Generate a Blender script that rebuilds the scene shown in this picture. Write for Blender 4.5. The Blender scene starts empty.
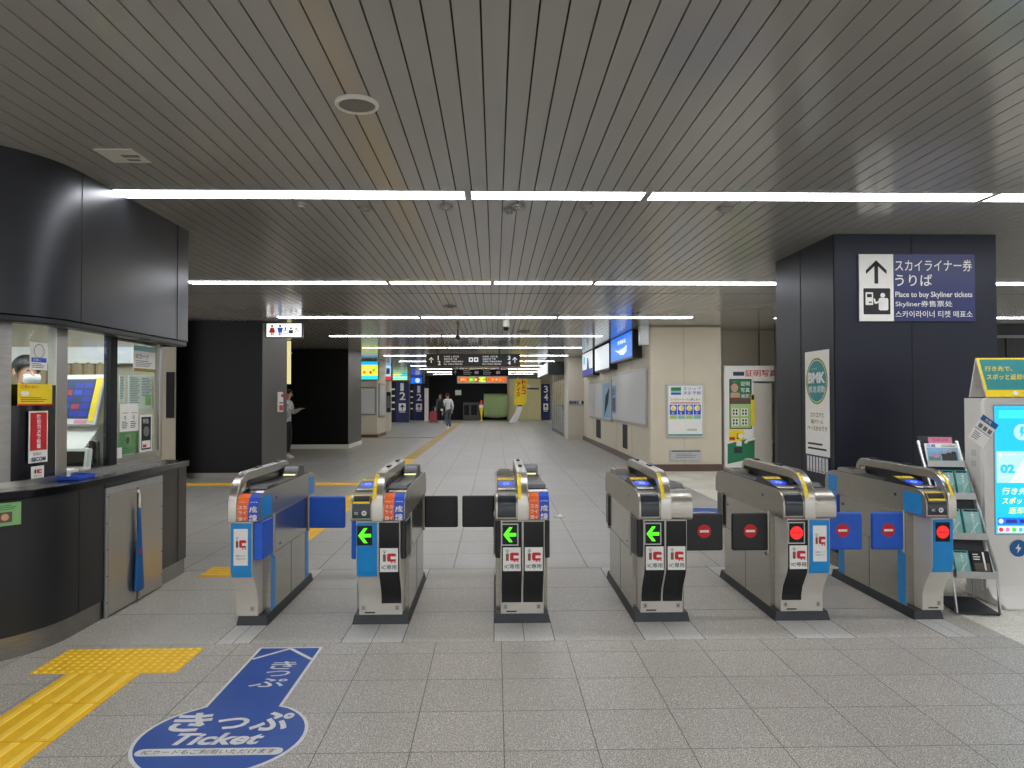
import bpy, math, random
from mathutils import Matrix, Vector, Euler
random.seed(7)
sc = bpy.context.scene
COL = sc.collection
R = math.radians
H = 2.95                      # ceiling height
EYE = 1.5
F_PX = 735.0

# ---------------------------------------------------------------- camera
cam_d = bpy.data.cameras.new('camera')
cam = bpy.data.objects.new('camera', cam_d)
COL.objects.link(cam)
cam_d.sensor_width = 36.0
cam_d.lens = F_PX / 1024 * 36.0
cam_d.clip_end = 200
CAM_M = (Matrix.Translation((0, 0, EYE)) @ Matrix.Rotation(R(-1.325), 4, 'Z') @ Matrix.Rotation(R(91.05), 4, 'X')
         @ Matrix.Rotation(R(-0.11), 4, 'Z'))
cam.matrix_world = CAM_M
sc.camera = cam

def at(u, v, Y=None, X=None, Z=None):
    """the world point seen along a line of sight, at a known depth Y, side distance X or height Z"""
    d = CAM_M.to_3x3() @ Vector(((u - 512) / F_PX, (384 - v) / F_PX, -1.0))
    o = CAM_M.translation
    t = (Y - o.y) / d.y if Y is not None else ((X - o.x) / d.x if X is not None else (Z - o.z) / d.z)
    return o + d * t

# ---------------------------------------------------------------- materials
def lin(h):
    h = h.lstrip('#')
    out = []
    for i in (0, 2, 4):
        c = int(h[i:i + 2], 16) / 255
        out.append(c / 12.92 if c <= .04045 else ((c + .055) / 1.055) ** 2.4)
    return out

MATS = {}
def mat(name, hexc, rough=.5, metal=0., spec=.5, var=.06, scale=18., emit=0., emit_hex=None, coat=0., bump=0., aniso=None, alpha=None):
    m = bpy.data.materials.new(name)
    m.use_nodes = True
    nt = m.node_tree
    b = nt.nodes['Principled BSDF']
    c = lin(hexc)
    b.inputs['Roughness'].default_value = rough
    b.inputs['Metallic'].default_value = metal
    b.inputs['Specular IOR Level'].default_value = spec
    b.inputs['Coat Weight'].default_value = coat
    b.inputs['Coat Roughness'].default_value = .12
    tc = nt.nodes.new('ShaderNodeTexCoord')
    mp = nt.nodes.new('ShaderNodeMapping')
    nt.links.new(tc.outputs['Object'], mp.inputs['Vector'])
    if aniso: mp.inputs['Scale'].default_value = aniso
    nz = nt.nodes.new('ShaderNodeTexNoise')
    nz.inputs['Scale'].default_value = scale
    nz.inputs['Detail'].default_value = 4
    nt.links.new(mp.outputs['Vector'], nz.inputs['Vector'])
    rp = nt.nodes.new('ShaderNodeValToRGB')
    rp.color_ramp.elements[0].position = .3
    rp.color_ramp.elements[1].position = .7
    rp.color_ramp.elements[0].color = [max(0, x * (1 - var)) for x in c] + [1]
    rp.color_ramp.elements[1].color = [min(1, x * (1 + var)) for x in c] + [1]
    nt.links.new(nz.outputs['Fac'], rp.inputs['Fac'])
    nt.links.new(rp.outputs['Color'], b.inputs['Base Color'])
    if bump:
        bp = nt.nodes.new('ShaderNodeBump')
        bp.inputs['Strength'].default_value = bump
        bp.inputs['Distance'].default_value = .01
        nt.links.new(nz.outputs['Fac'], bp.inputs['Height'])
        nt.links.new(bp.outputs['Normal'], b.inputs['Normal'])
    if emit:
        b.inputs['Emission Color'].default_value = lin(emit_hex or hexc) + [1]
        b.inputs['Emission Strength'].default_value = emit
    MATS[name] = m
    return m

def glass_mat(name, tint='#f4faf8', refl=.12):
    m = bpy.data.materials.new(name)
    m.use_nodes = True
    nt = m.node_tree
    nt.nodes.clear()
    out = nt.nodes.new('ShaderNodeOutputMaterial')
    tr = nt.nodes.new('ShaderNodeBsdfTransparent')
    tr.inputs['Color'].default_value = lin(tint) + [1]
    gl = nt.nodes.new('ShaderNodeBsdfGlossy')
    gl.inputs['Roughness'].default_value = .02
    fr = nt.nodes.new('ShaderNodeFresnel')
    fr.inputs['IOR'].default_value = 1.45
    ge = nt.nodes.new('ShaderNodeNewGeometry')
    iv = nt.nodes.new('ShaderNodeMath'); iv.operation = 'SUBTRACT'; iv.inputs[0].default_value = 1.0
    nt.links.new(ge.outputs['Backfacing'], iv.inputs[1])
    mu = nt.nodes.new('ShaderNodeMath'); mu.operation = 'MULTIPLY'
    nt.links.new(fr.outputs['Fac'], mu.inputs[0]); nt.links.new(iv.outputs[0], mu.inputs[1])
    mx = nt.nodes.new('ShaderNodeMixShader')
    nt.links.new(mu.outputs[0], mx.inputs['Fac'])
    nt.links.new(tr.outputs['BSDF'], mx.inputs[1])
    nt.links.new(gl.outputs['BSDF'], mx.inputs[2])
    nt.links.new(mx.outputs['Shader'], out.inputs['Surface'])
    MATS[name] = m
    return m

def floor_mat(name, base, tx, ty, ox, oy, line, gap=.004, speck=.35, rough=.4, big=.08):
    """speckled granite with a square joint grid set out in metres"""
    m = bpy.data.materials.new(name)
    m.use_nodes = True
    nt = m.node_tree
    b = nt.nodes['Principled BSDF']
    N = nt.nodes.new
    L = nt.links.new
    tc = N('ShaderNodeTexCoord')
    sep = N('ShaderNodeSeparateXYZ')
    L(tc.outputs['Object'], sep.inputs[0])
    def joint(sock, off, per):
        a = N('ShaderNodeMath'); a.operation = 'ADD'; a.inputs[1].default_value = -off + per * 200; L(sock, a.inputs[0])
        d = N('ShaderNodeMath'); d.operation = 'MODULO'; d.inputs[1].default_value = per; L(a.outputs[0], d.inputs[0])
        l = N('ShaderNodeMath'); l.operation = 'LESS_THAN'; l.inputs[1].default_value = gap; L(d.outputs[0], l.inputs[0])
        dv = N('ShaderNodeMath'); dv.operation = 'DIVIDE'; dv.inputs[1].default_value = per; L(a.outputs[0], dv.inputs[0])
        fl = N('ShaderNodeMath'); fl.operation = 'FLOOR'; L(dv.outputs[0], fl.inputs[0])
        return l, fl
    jx, fx = joint(sep.outputs[0], ox, tx)
    jy, fy = joint(sep.outputs[1], oy, ty)
    jm = N('ShaderNodeMath'); jm.operation = 'MAXIMUM'
    L(jx.outputs[0], jm.inputs[0]); L(jy.outputs[0], jm.inputs[1])
    cmb = N('ShaderNodeCombineXYZ'); L(fx.outputs[0], cmb.inputs[0]); L(fy.outputs[0], cmb.inputs[1])
    wn = N('ShaderNodeTexWhiteNoise'); wn.noise_dimensions = '2D'; L(cmb.outputs[0], wn.inputs['Vector'])
    n1 = N('ShaderNodeTexNoise'); n1.inputs['Scale'].default_value = 185; n1.inputs['Detail'].default_value = 3
    L(tc.outputs['Object'], n1.inputs['Vector'])
    n2 = N('ShaderNodeTexVoronoi'); n2.inputs['Scale'].default_value = 90; L(tc.outputs['Object'], n2.inputs['Vector'])
    n3 = N('ShaderNodeTexNoise'); n3.inputs['Scale'].default_value = 1.3; n3.inputs['Detail'].default_value = 5
    L(tc.outputs['Object'], n3.inputs['Vector'])
    c = lin(base)
    r1 = N('ShaderNodeValToRGB')
    r1.color_ramp.elements[0].position = .40; r1.color_ramp.elements[1].position = .62
    r1.color_ramp.elements[0].color = [x * (1 - speck) for x in c] + [1]
    r1.color_ramp.elements[1].color = [min(1, x * (1 + speck)) for x in c] + [1]
    L(n1.outputs['Fac'], r1.inputs['Fac'])
    def mulc(colsock, valsock, lo, hi):
        mr = N('ShaderNodeMapRange'); mr.inputs['To Min'].default_value = lo; mr.inputs['To Max'].default_value = hi
        L(valsock, mr.inputs['Value'])
        mm = N('ShaderNodeMix'); mm.data_type = 'RGBA'; mm.blend_type = 'MULTIPLY'; mm.inputs[0].default_value = 1
        L(colsock, mm.inputs[6]); L(mr.outputs[0], mm.inputs[7])
        return mm.outputs[2]
    col = mulc(r1.outputs['Color'], wn.outputs['Value'], 1 - big, 1 + big)
    col = mulc(col, n3.outputs['Fac'], .9, 1.1)
    col = mulc(col, n2.outputs['Distance'], .75, 1.45)
    mj = N('ShaderNodeMix'); mj.data_type = 'RGBA'
    L(jm.outputs[0], mj.inputs[0]); L(col, mj.inputs[6]); mj.inputs[7].default_value = lin(line) + [1]
    L(mj.outputs[2], b.inputs['Base Color'])
    rr = N('ShaderNodeMapRange'); rr.inputs['To Min'].default_value = rough - .08; rr.inputs['To Max'].default_value = rough + .12
    L(n3.outputs['Fac'], rr.inputs['Value']); L(rr.outputs[0], b.inputs['Roughness'])
    bp = N('ShaderNodeBump'); bp.inputs['Strength'].default_value = .12; bp.inputs['Distance'].default_value = .004
    L(n1.outputs['Fac'], bp.inputs['Height']); L(bp.outputs['Normal'], b.inputs['Normal'])
    MATS[name] = m
    return m

BR = (1, 1, 30)      # stretched noise for brushed metal
mat('steel', '#b9b5ac', .3, .95, var=.05, scale=6, aniso=(2, 2, 60))
mat('steel_rail', '#bdb9b0', .3, .95, var=.04, scale=6, aniso=(40, 2, 2))
mat('steel_side', '#aeaaa1', .2, .92, var=.08, scale=3, aniso=(2, 2, 40))
mat('steel_warm', '#b3aea2', .36, .9, var=.07, scale=5, aniso=(2, 2, 40))
mat('steel_kick', '#8d8a84', .35, .9, var=.1, scale=4, aniso=(3, 3, 20))
mat('gate_cream', '#cbc7bd', .38, .35, var=.05, scale=8)
mat('dark_base', '#33363a', .5, .3, var=.1)
mat('black_gloss', '#121316', .2, 0, var=.2)
mat('black_matte', '#111215', .75, 0, var=.2)
mat('black_plastic', '#1b1c1f', .32, 0, var=.15)
mat('deck_dark', '#3a3b3d', .38, .2, var=.1)
mat('deck_grey', '#77797b', .35, .4, var=.08)
mat('gate_blue', '#1189cf', .35, 0, var=.05)
mat('flap_blue', '#1459c6', .38, 0, var=.06)
mat('flap_black', '#17181a', .36, 0, var=.15)
mat('white', '#e9e8e3', .45, 0, var=.03)
mat('paper', '#eceae2', .7, 0, var=.03)
mat('ink', '#17171a', .6, 0, var=.1)
mat('grey_ink', '#6d7074', .6, 0, var=.1)
mat('red', '#c8141c', .45, 0, var=.05)
mat('bronze', '#7a5236', .45, .2, var=.08)
mat('orange', '#ee6a1c', .45, 0, var=.05)
mat('label_blue', '#1b4fc0', .45, 0, var=.05)
mat('yellow', '#f4d414', .5, 0, var=.06)
mat('oval_blue', '#1440d8', .4, 0, var=.05, emit=.35)
mat('arrow_green', '#3cf01c', .4, 0, emit=.6, emit_hex='#52f01a')
mat('stop_red', '#ff1c20', .4, 0, emit=.7, emit_hex='#ff1818')
mat('screen_black', '#08090b', .12, 0, var=.1)
mat('navy', '#151c52', .4, 0, var=.05)
mat('navy_sign', '#20285f', .35, 0, var=.05)
mat('tactile', '#f0bb00', .55, 0, var=.07, scale=9)
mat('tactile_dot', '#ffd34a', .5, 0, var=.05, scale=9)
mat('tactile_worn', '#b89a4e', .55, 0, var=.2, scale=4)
mat('decal_blue', '#154a9c', .42, 0, var=.08, scale=5, bump=.15)
mat('decal_white', '#d8d8d4', .45, 0, var=.06)
mat('slat', '#9e9b95', .15, 0, .5, var=.04, scale=2, aniso=(1, .2, 1))
mat('slat_gap', '#1c1b19', .8)
mat('ceiling_fitting', '#77746d', .5, 0, var=.06)
mat('ceiling_plate', '#cfcbbf', .5, 0, var=.04)
mat('lamp_housing', '#d6d6d2', .4, 0, var=.03)
mat('lamp', '#ffffff', .5, 0, emit=7, emit_hex='#f6f8ff')
mat('lamp_warm', '#ffffff', .5, 0, emit=5, emit_hex='#fff0c4')
mat('booth_panel', '#303134', .32, .6, var=.06, scale=5, aniso=(1, 1, 14))
mat('booth_dark', '#28292b', .42, .35, var=.08, scale=5)
mat('column_panel', '#1f2228', .4, .45, var=.06, scale=5, aniso=(1, 1, 14))
mat('column_navy', '#171a27', .4, .35, var=.06, scale=5, aniso=(1, 1, 14))
mat('black_wall', '#060607', .45, 0, .3, var=.2)
mat('grey_pillar', '#55534f', .4, .4, var=.06, scale=4, aniso=(1, 1, 10))
mat('cream', '#d0c6b0', .5, 0, var=.03, scale=3)
mat('pale_yellow', '#d2cb95', .5, 0, var=.03, scale=3)
mat('counter_black', '#0d0e10', .16, 0, .2, var=.2)
mat('cream_dark', '#b4ab97', .5, 0, var=.04, scale=3)
mat('cream_light', '#d3cdbf', .5, 0, var=.03, scale=3)
mat('brown_base', '#5c463c', .45, 0, var=.1)
mat('board_white', '#d3d4d0', .3, 0, var=.03)
mat('alu', '#b4b5b4', .32, .8, var=.05)
mat('kiosk_white', '#dad7d0', .35, 0, var=.02)
mat('kiosk_grey', '#a9a59d', .4, 0, var=.03)
mat('teal', '#2f8a8c', .45, 0, var=.05)
mat('teal_pale', '#8fbcb8', .5, 0, var=.1)
mat('green', '#0f7a4c', .45, 0, var=.05)
mat('green_paper', '#7fb070', .6, 0, var=.06)
mat('lime', '#a9c97a', .6, 0, var=.06)
mat('skin', '#c99a7c', .55, 0, var=.05)
mat('hair', '#16120f', .5, 0, var=.2)
mat('grey_shirt', '#c9c9c6', .8, 0, var=.06)
mat('floral', '#b9bcb8', .8, 0, var=.45, scale=14)
mat('dark_cloth', '#1c1d22', .85, 0, var=.15)
mat('coat_grey', '#4a4c4d', .85, 0, var=.12)
mat('denim', '#4a5464', .85, 0, var=.12)
mat('shoe', '#d5d2cc', .6, 0, var=.06)
mat('cloth_green', '#7f9160', .8, 0, var=.08)
mat('wood_curtain', '#a39070', .7, 0, var=.16, scale=3, aniso=(9, 9, .4))
mat('umbrella_blue', '#0d5a9a', .5, 0, var=.1)
mat('sky_paper', '#8ab4d6', .6, 0, var=.05)
mat('pink', '#d88aa8', .6, 0, var=.05)
mat('suitcase_red', '#a33a4a', .45, 0, var=.06)
mat('gold', '#9a821e', .5, 0, var=.06)
mat('pearl', '#e8d9cf', .5, 0, var=.03)
mat('stone_plate', '#c2c0ba', .5, 0, var=.2, scale=80)
mat('reader_black', '#2b2f35', .22, 0, var=.1)
def glow(name, hexc, e):
    return mat(name, hexc, .4, 0, var=.03, emit=e * .55)
glow('scr_cyan', '#12b6f2', .75); glow('scr_blue', '#0a6ae0', .8); glow('scr_white', '#e6eef2', .5)
glow('scr_pale', '#a9d2ee', .7); glow('scr_navy', '#1d2a8a', .7); glow('scr_yellow', '#e8e04a', .8)
glow('scr_green', '#3fd02a', .7); glow('scr_orange', '#f06a20', .7); glow('scr_red', '#e02a30', .7)
glow('scr_pink', '#f070a8', .7); glow('scr_dark', '#223054', .4); glow('scr_lime', '#c9f02a', .8)
glow('scr_aqua', '#30d6e8', .8); glow('sign_white', '#eef0f0', .75); glow('strip_yellow', '#e6dc9a', .7); glow('scr_teal', '#4ab4c8', .7)
glass_mat('glass')
floor_mat('floor_front', '#a6a197', .3985, .4, .034, 4.344, '#5f5b54', gap=.0048, speck=.6, big=.035)
floor_mat('floor_lane', '#aba69c', 60, .64, -40, 5.18, '#5c5953', speck=.5, gap=.009, big=.03)
floor_mat('floor_hall', '#a09d96', .59, .6, -.372, 6.49, '#67655f', speck=.3, gap=.012, big=.035, rough=.33)
floor_mat('floor_cream', '#d2cec0', .4, .4, 3.19, 4.36, '#b4b0a4', speck=.08, rough=.35)

# ---------------------------------------------------------------- mesh builder
TXT = {}
def text_mesh(body, bold=0.0, shear=0.0):
    k = (body, bold, shear)
    if k not in TXT:
        c = bpy.data.curves.new('lettering', 'FONT')
        c.body = body
        c.resolution_u = 3
        c.offset = bold
        c.shear = shear
        o = bpy.data.objects.new('lettering', c)
        COL.objects.link(o)
        dg = bpy.context.evaluated_depsgraph_get()
        me = bpy.data.meshes.new_from_object(o.evaluated_get(dg))
        vs = [tuple(v.co) for v in me.vertices]
        fs = [tuple(p.vertices) for p in me.polygons]
        bpy.data.objects.remove(o); bpy.data.meshes.remove(me); bpy.data.curves.remove(c)
        xs = [v[0] for v in vs] or [0]; ys = [v[1] for v in vs] or [0]
        TXT[k] = (vs, fs, min(xs), max(xs), min(ys), max(ys))
    return TXT[k]

class MB:
    def __init__(s):
        s.v = []; s.f = []; s.m = []; s.names = []; s.T = Matrix()
    def mi(s, m):
        if m not in s.names: s.names.append(m)
        return s.names.index(m)
    def add(s, vs, fs, m):
        o = len(s.v); i = s.mi(m)
        for p in vs: s.v.append(s.T @ Vector(p))
        for f in fs: s.f.append([o + k for k in f]); s.m.append(i)
        return s
    def box(s, x0, x1, y0, y1, z0, z1, m):
        return s.add([(x0, y0, z0), (x1, y0, z0), (x1, y1, z0), (x0, y1, z0), (x0, y0, z1), (x1, y0, z1), (x1, y1, z1), (x0, y1, z1)],
                     [(0, 3, 2, 1), (4, 5, 6, 7), (0, 1, 5, 4), (1, 2, 6, 5), (2, 3, 7, 6), (3, 0, 4, 7)], m)
    def prism(s, poly, ax, a0, a1, m):
        n = len(poly)
        P = {'x': lambda p, a: (a, p[0], p[1]), 'y': lambda p, a: (p[0], a, p[1]), 'z': lambda p, a: (p[0], p[1], a)}[ax]
        vs = [P(p, a0) for p in poly] + [P(p, a1) for p in poly]
        fs = [tuple(range(n - 1, -1, -1)), tuple(range(n, 2 * n))] + [(i, (i + 1) % n, n + (i + 1) % n, n + i) for i in range(n)]
        return s.add(vs, fs, m)
    def band(s, path, x0, x1, t, m, ax='x'):
        """a strip of thickness t along a path in the (y, z) plane, x0..x1 wide"""
        n = len(path); off = []
        for i in range(n):
            a = Vector(path[max(0, i - 1)]); b = Vector(path[min(n - 1, i + 1)])
            d = (b - a).normalized()
            off.append((path[i][0] + d.y * t, path[i][1] - d.x * t))
        return s.strip(path, off, x0, x1, m)
    def strip(s, path, off, x0, x1, m):
        n = len(path)
        vs = []
        for i in range(n):
            for x in (x0, x1):
                vs.append((x, path[i][0], path[i][1])); vs.append((x, off[i][0], off[i][1]))
        fs = []
        for i in range(n - 1):
            a, b = 4 * i, 4 * i + 4
            fs += [(a, a + 2, b + 2, b), (a + 1, b + 1, b + 3, a + 3), (a, b, b + 1, a + 1), (a + 2, a + 3, b + 3, b + 2)]
        fs += [(0, 1, 3, 2), (4 * n - 4, 4 * n - 2, 4 * n - 1, 4 * n - 3)]
        return s.add(vs, fs, m)
    def tube(s, path, r, m, n=10, cap=True):
        path = [Vector(p) for p in path]
        rs = r if isinstance(r, (list, tuple)) else [r] * len(path)
        vs = []; fs = []
        for i, p in enumerate(path):
            d = (path[min(i + 1, len(path) - 1)] - path[max(i - 1, 0)]).normalized()
            up = Vector((0, 0, 1)) if abs(d.z) < .95 else Vector((1, 0, 0))
            a = d.cross(up).normalized(); b = d.cross(a).normalized()
            for k in range(n):
                t = 2 * math.pi * k / n
                vs.append(p + (a * math.cos(t) + b * math.sin(t)) * rs[i])
        for i in range(len(path) - 1):
            for k in range(n):
                fs.append((i * n + k, i * n + (k + 1) % n, (i + 1) * n + (k + 1) % n, (i + 1) * n + k))
        if cap:
            fs.append(tuple(range(n - 1, -1, -1))); fs.append(tuple((len(path) - 1) * n + k for k in range(n)))
        return s.add(vs, fs, m)
    def lathe(s, prof, c, m, n=24):
        vs = []; fs = []
        for (r, z) in prof:
            for k in range(n):
                t = 2 * math.pi * k / n
                vs.append((c[0] + r * math.cos(t), c[1] + r * math.sin(t), c[2] + z))
        for i in range(len(prof) - 1):
            for k in range(n):
                fs.append((i * n + k, i * n + (k + 1) % n, (i + 1) * n + (k + 1) % n, (i + 1) * n + k))
        fs.append(tuple(range(n - 1, -1, -1))); fs.append(tuple((len(prof) - 1) * n + k for k in range(n)))
        return s.add(vs, fs, m)
    # flat print on a plane F (x right, y up, z out of the face)
    def poly(s, F, pts, n, m):
        return s.add([F @ Vector((p[0], p[1], n)) for p in pts], [tuple(range(len(pts)))], m)
    def rect(s, F, u0, v0, u1, v1, m, n=.002):
        return s.poly(F, [(u0, v0), (u1, v0), (u1, v1), (u0, v1)], n, m)
    def rrect(s, F, u0, v0, u1, v1, r, m, n=.002):
        pts = []
        for cx, cy, a0 in ((u1 - r, v0 + r, -90), (u1 - r, v1 - r, 0), (u0 + r, v1 - r, 90), (u0 + r, v0 + r, 180)):
            for k in range(5):
                t = R(a0 + k * 22.5); pts.append((cx + r * math.cos(t), cy + r * math.sin(t)))
        return s.poly(F, pts, n, m)
    def disc(s, F, cx, cy, r, m, n=.002, ry=None, k=28):
        ry = ry or r
        return s.poly(F, [(cx + r * math.cos(2 * math.pi * i / k), cy + ry * math.sin(2 * math.pi * i / k)) for i in range(k)], n, m)
    def ring(s, F, cx, cy, r, w, m, n=.002, ry=None, a0=0, a1=360, k=32):
        ry = ry or r
        vs = []; fs = []
        for i in range(k + 1):
            t = R(a0 + (a1 - a0) * i / k)
            vs += [F @ Vector((cx + r * math.cos(t), cy + ry * math.sin(t), n)), F @ Vector((cx + (r - w) * math.cos(t), cy + (ry - w) * math.sin(t), n))]
        for i in range(k): fs.append((2 * i, 2 * i + 2, 2 * i + 3, 2 * i + 1))
        return s.add(vs, fs, m)
    def line(s, F, a, b, w, m, n=.002):
        a = Vector(a); b = Vector(b); d = (b - a).normalized(); p = Vector((-d.y, d.x)) * w / 2
        return s.poly(F, [a - p, b - p, b + p, a + p], n, m)
    def text(s, F, body, u0, v0, u1, v1, m, n=.003, bold=0., shear=0., keep=True):
        """lettering fitted into the box u0..u1, v0..v1 (keep: never wider than its natural shape)"""
        vs, fs, a, b, c, d = text_mesh(body, bold, shear)
        if not vs: return s
        sy = (v1 - v0) / max(1e-6, d - c); sx = (u1 - u0) / max(1e-6, b - a)
        o = u0
        if keep and sx > sy * 1.15:
            sx = sy * 1.15
        return s.add([F @ Vector((o + (x - a) * sx, v0 + (y - c) * sy, n)) for x, y, z in vs], fs, m)
    def vtext(s, F, body, cx, v1, size, step, m, n=.003, bold=.01, sx=1.):
        for i, ch in enumerate(body):
            w = size * sx
            s.text(F, ch, cx - w / 2, v1 - i * step - size, cx + w / 2, v1 - i * step, m, n, bold, keep=False)
        return s
    def build(s, name, parent=None, loc=None, bevel=0., smooth=True, seg=2):
        me = bpy.data.meshes.new(name)
        me.from_pydata([tuple(v) for v in s.v], [], s.f)
        for nm in s.names: me.materials.append(MATS[nm])
        me.polygons.foreach_set('material_index', s.m)
        me.update()
        if smooth:
            me.polygons.foreach_set('use_smooth', [True] * len(me.polygons))
            me.set_sharp_from_angle(angle=R(32))
        o = bpy.data.objects.new(name, me)
        COL.objects.link(o)
        if parent is not None: o.parent = parent
        if loc is not None: o.location = loc
        if bevel:
            b = o.modifiers.new('edge', 'BEVEL'); b.width = bevel; b.segments = seg; b.limit_method = 'ANGLE'; b.angle_limit = R(40)
            b.harden_normals = True
        return o

def face(o, right, up):
    r = Vector(right).normalized(); u = Vector(up).normalized(); n = r.cross(u)
    M = Matrix.Identity(4)
    for i in range(3): M[i][0] = r[i]; M[i][1] = u[i]; M[i][2] = n[i]; M[i][3] = o[i]
    return M
def front(x, y, z): return face((x, y, z), (1, 0, 0), (0, 0, 1))          # faces the viewer (-Y)
def side_r(x, y, z): return face((x, y, z), (0, 1, 0), (0, 0, 1))         # faces +X, reads towards +Y
def side_l(x, y, z): return face((x, y, z), (0, -1, 0), (0, 0, 1))        # faces -X
def flat(x, y, z): return face((x, y, z), (1, 0, 0), (0, 1, 0))           # lies on the floor

def tag(o, label, cat, group=None):
    o['label'] = label; o['category'] = cat
    if group: o['group'] = group
    return o
def thing(name, label, cat, loc=(0, 0, 0), group=None, rz=0.):
    o = bpy.data.objects.new(name, None)
    o.empty_display_size = .1
    COL.objects.link(o); o.location = loc; o.rotation_euler = (0, 0, rz)
    return tag(o, label, cat, group)
def struct(o):
    o['kind'] = 'structure'; return o
def copy_tree(o, parent=None):
    c = o.copy(); COL.objects.link(c)
    if parent is not None: c.parent = parent
    for ch in list(o.children): copy_tree(ch, c)
    return c
# ---------------------------------------------------------------- floor, ceiling
XC = 3.19
def slab(name, x0, x1, y0, y1, m, z=0.):
    return struct(MB().box(x0, x1, y0, y1, z - .12, z, m).build(name, smooth=False))
slab('floor', -9, XC, -7, 4.545, 'floor_front')
slab('floor_hall', -9, XC, 6.49, 53, 'floor_hall')
slab('floor_lane', -9, XC, 4.545, 6.49, 'floor_lane')
slab('floor_right', XC, 11, 4.36, 53, 'floor_cream')
slab('floor_entry', XC, 11, -7, 4.36, 'floor_front')

GATES = (-1.605, -.76, .179, 1.113, 2.06, 2.918)
for i, gx in enumerate(GATES):
    w = .1 if i in (0, 5) else .185
    b = MB()
    b.box(gx - w, gx - .002, 4.55, 6.485, -.02, .0015, 'stone_plate')
    b.box(gx + .002, gx + w, 4.55, 6.485, -.02, .0015, 'stone_plate')
    for e in (gx - w - .005, gx + w): b.box(e, e + .005, 4.55, 6.485, -.02, .001, 'dark_base')
    b.box(gx - .002, gx + .002, 4.55, 6.485, -.02, .001, 'dark_base')
    struct(b.build('floor_plate', smooth=False))

b = MB()
b.box(-9, 11, -7, 53, H + .03, H + .12, 'slat_gap')
x = -8.958
k = 0
while x < 11:
    b.box(x, x + .1025, -7, 53, H, H + .018, 'slat')
    x += .11
    k += 1
struct(b.build('ceiling', smooth=False))
# cross joint cover of the ceiling
ROW0, ROWP = 5.24, 4.03
SEG = {-3: [-5, -2.6, -.2, 2.3, 4.8], -2: [-5, -2.6, -.2, 2.3, 4.8], -1: [-5.1, -2.6, -.2, 1.1, 3.6, 6.1],
       0: [-2.72, -.19, 1.09, 3.58, 6.1, 8.6], 1: [-6.35, -3.85, -1.34, -.03, 1.25, 3.75, 6.25, 8.75], 2: [-3.92, -1.347, 1.131, 3.61],
       3: [-3.9, -1.253, 1.253, 2.556]}
names_row = {0: 'over the ticket gates', 1: 'in the first row behind the gates', 2: 'in the second row behind the gates', 3: 'in the third row behind the gates'}
pos_row = {0: ['beside the booth', 'short one between two long ones', 'before the sign pillar', 'over the charging kiosk', 'beyond the kiosk'],
           1: ['hidden by the booth', 'beside the booth corner', 'yellowish short one', 'short one beside the yellowish one', 'ending at the sign pillar', 'mostly hidden by the sign pillar', 'beyond the sign pillar'],
           2: ['near the toilet sign', 'in the middle', 'near the cream wall'],
           3: ['near the black wall', 'in the middle', 'near the screens']}
def lamp(x0, x1, y, label, group, warm=False):
    t = thing('ceiling_light', label, 'ceiling light', ((x0 + x1) / 2, y, H), group)
    L = (x1 - x0) / 2 - .014
    h = MB().box(-L, L, -.105, .105, -.004, 0, 'lamp_housing')
    h.box(-L, -L + .012, -.13, .13, -.008, -.004, 'lamp_housing'); h.box(L - .012, L, -.13, .13, -.008, -.004, 'lamp_housing')
    h.build('housing', t, smooth=False)
    MB().prism([(-.094, -.004), (-.093, -.0065), (.093, -.0065), (.094, -.004)], 'x', -L + .012, L - .012,
               'lamp_warm' if warm else 'lamp').build('diffuser', t)
for r in range(-3, 11):
    xs = SEG.get(r, [-3.85, -1.37, 1.14, 2.55 if r < 6 else 2.4])
    y = ROW0 + r * ROWP
    for j in range(len(xs) - 1):
        if r in names_row:
            lab = 'ceiling light %s, %s' % (names_row[r], pos_row[r][j] if j < len(pos_row[r]) else 'at its end')
        else:
            lab = 'linear white ceiling light, one of the rows far down the hall' if r > 0 else 'linear white ceiling light over the open hall before the gates'
        lamp(xs[j], xs[j + 1], y, lab, 'ceiling lights', warm=(r, j) in ((1, 2), (4, 0)))
for r, xs in ((2, (5.1, 7.6, 10.0)),):  # nearer segment is added, hidden by the pillar, to brighten the recess
    for j in range(2):
        lamp(xs[j], xs[j + 1], ROW0 + r * ROWP, 'linear ceiling light past the sign pillar, %s row, %s' % (('first', 'second')[r - 1], ('added unseen behind the pillar', 'farther along')[j]), 'ceiling lights')

yj = at(500, 293.5, Z=H).y
struct(MB().box(-9, 11, yj - .008, yj + .008, H - .002, H + .01, 'slat_gap').build('trim_4', smooth=False))
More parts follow.
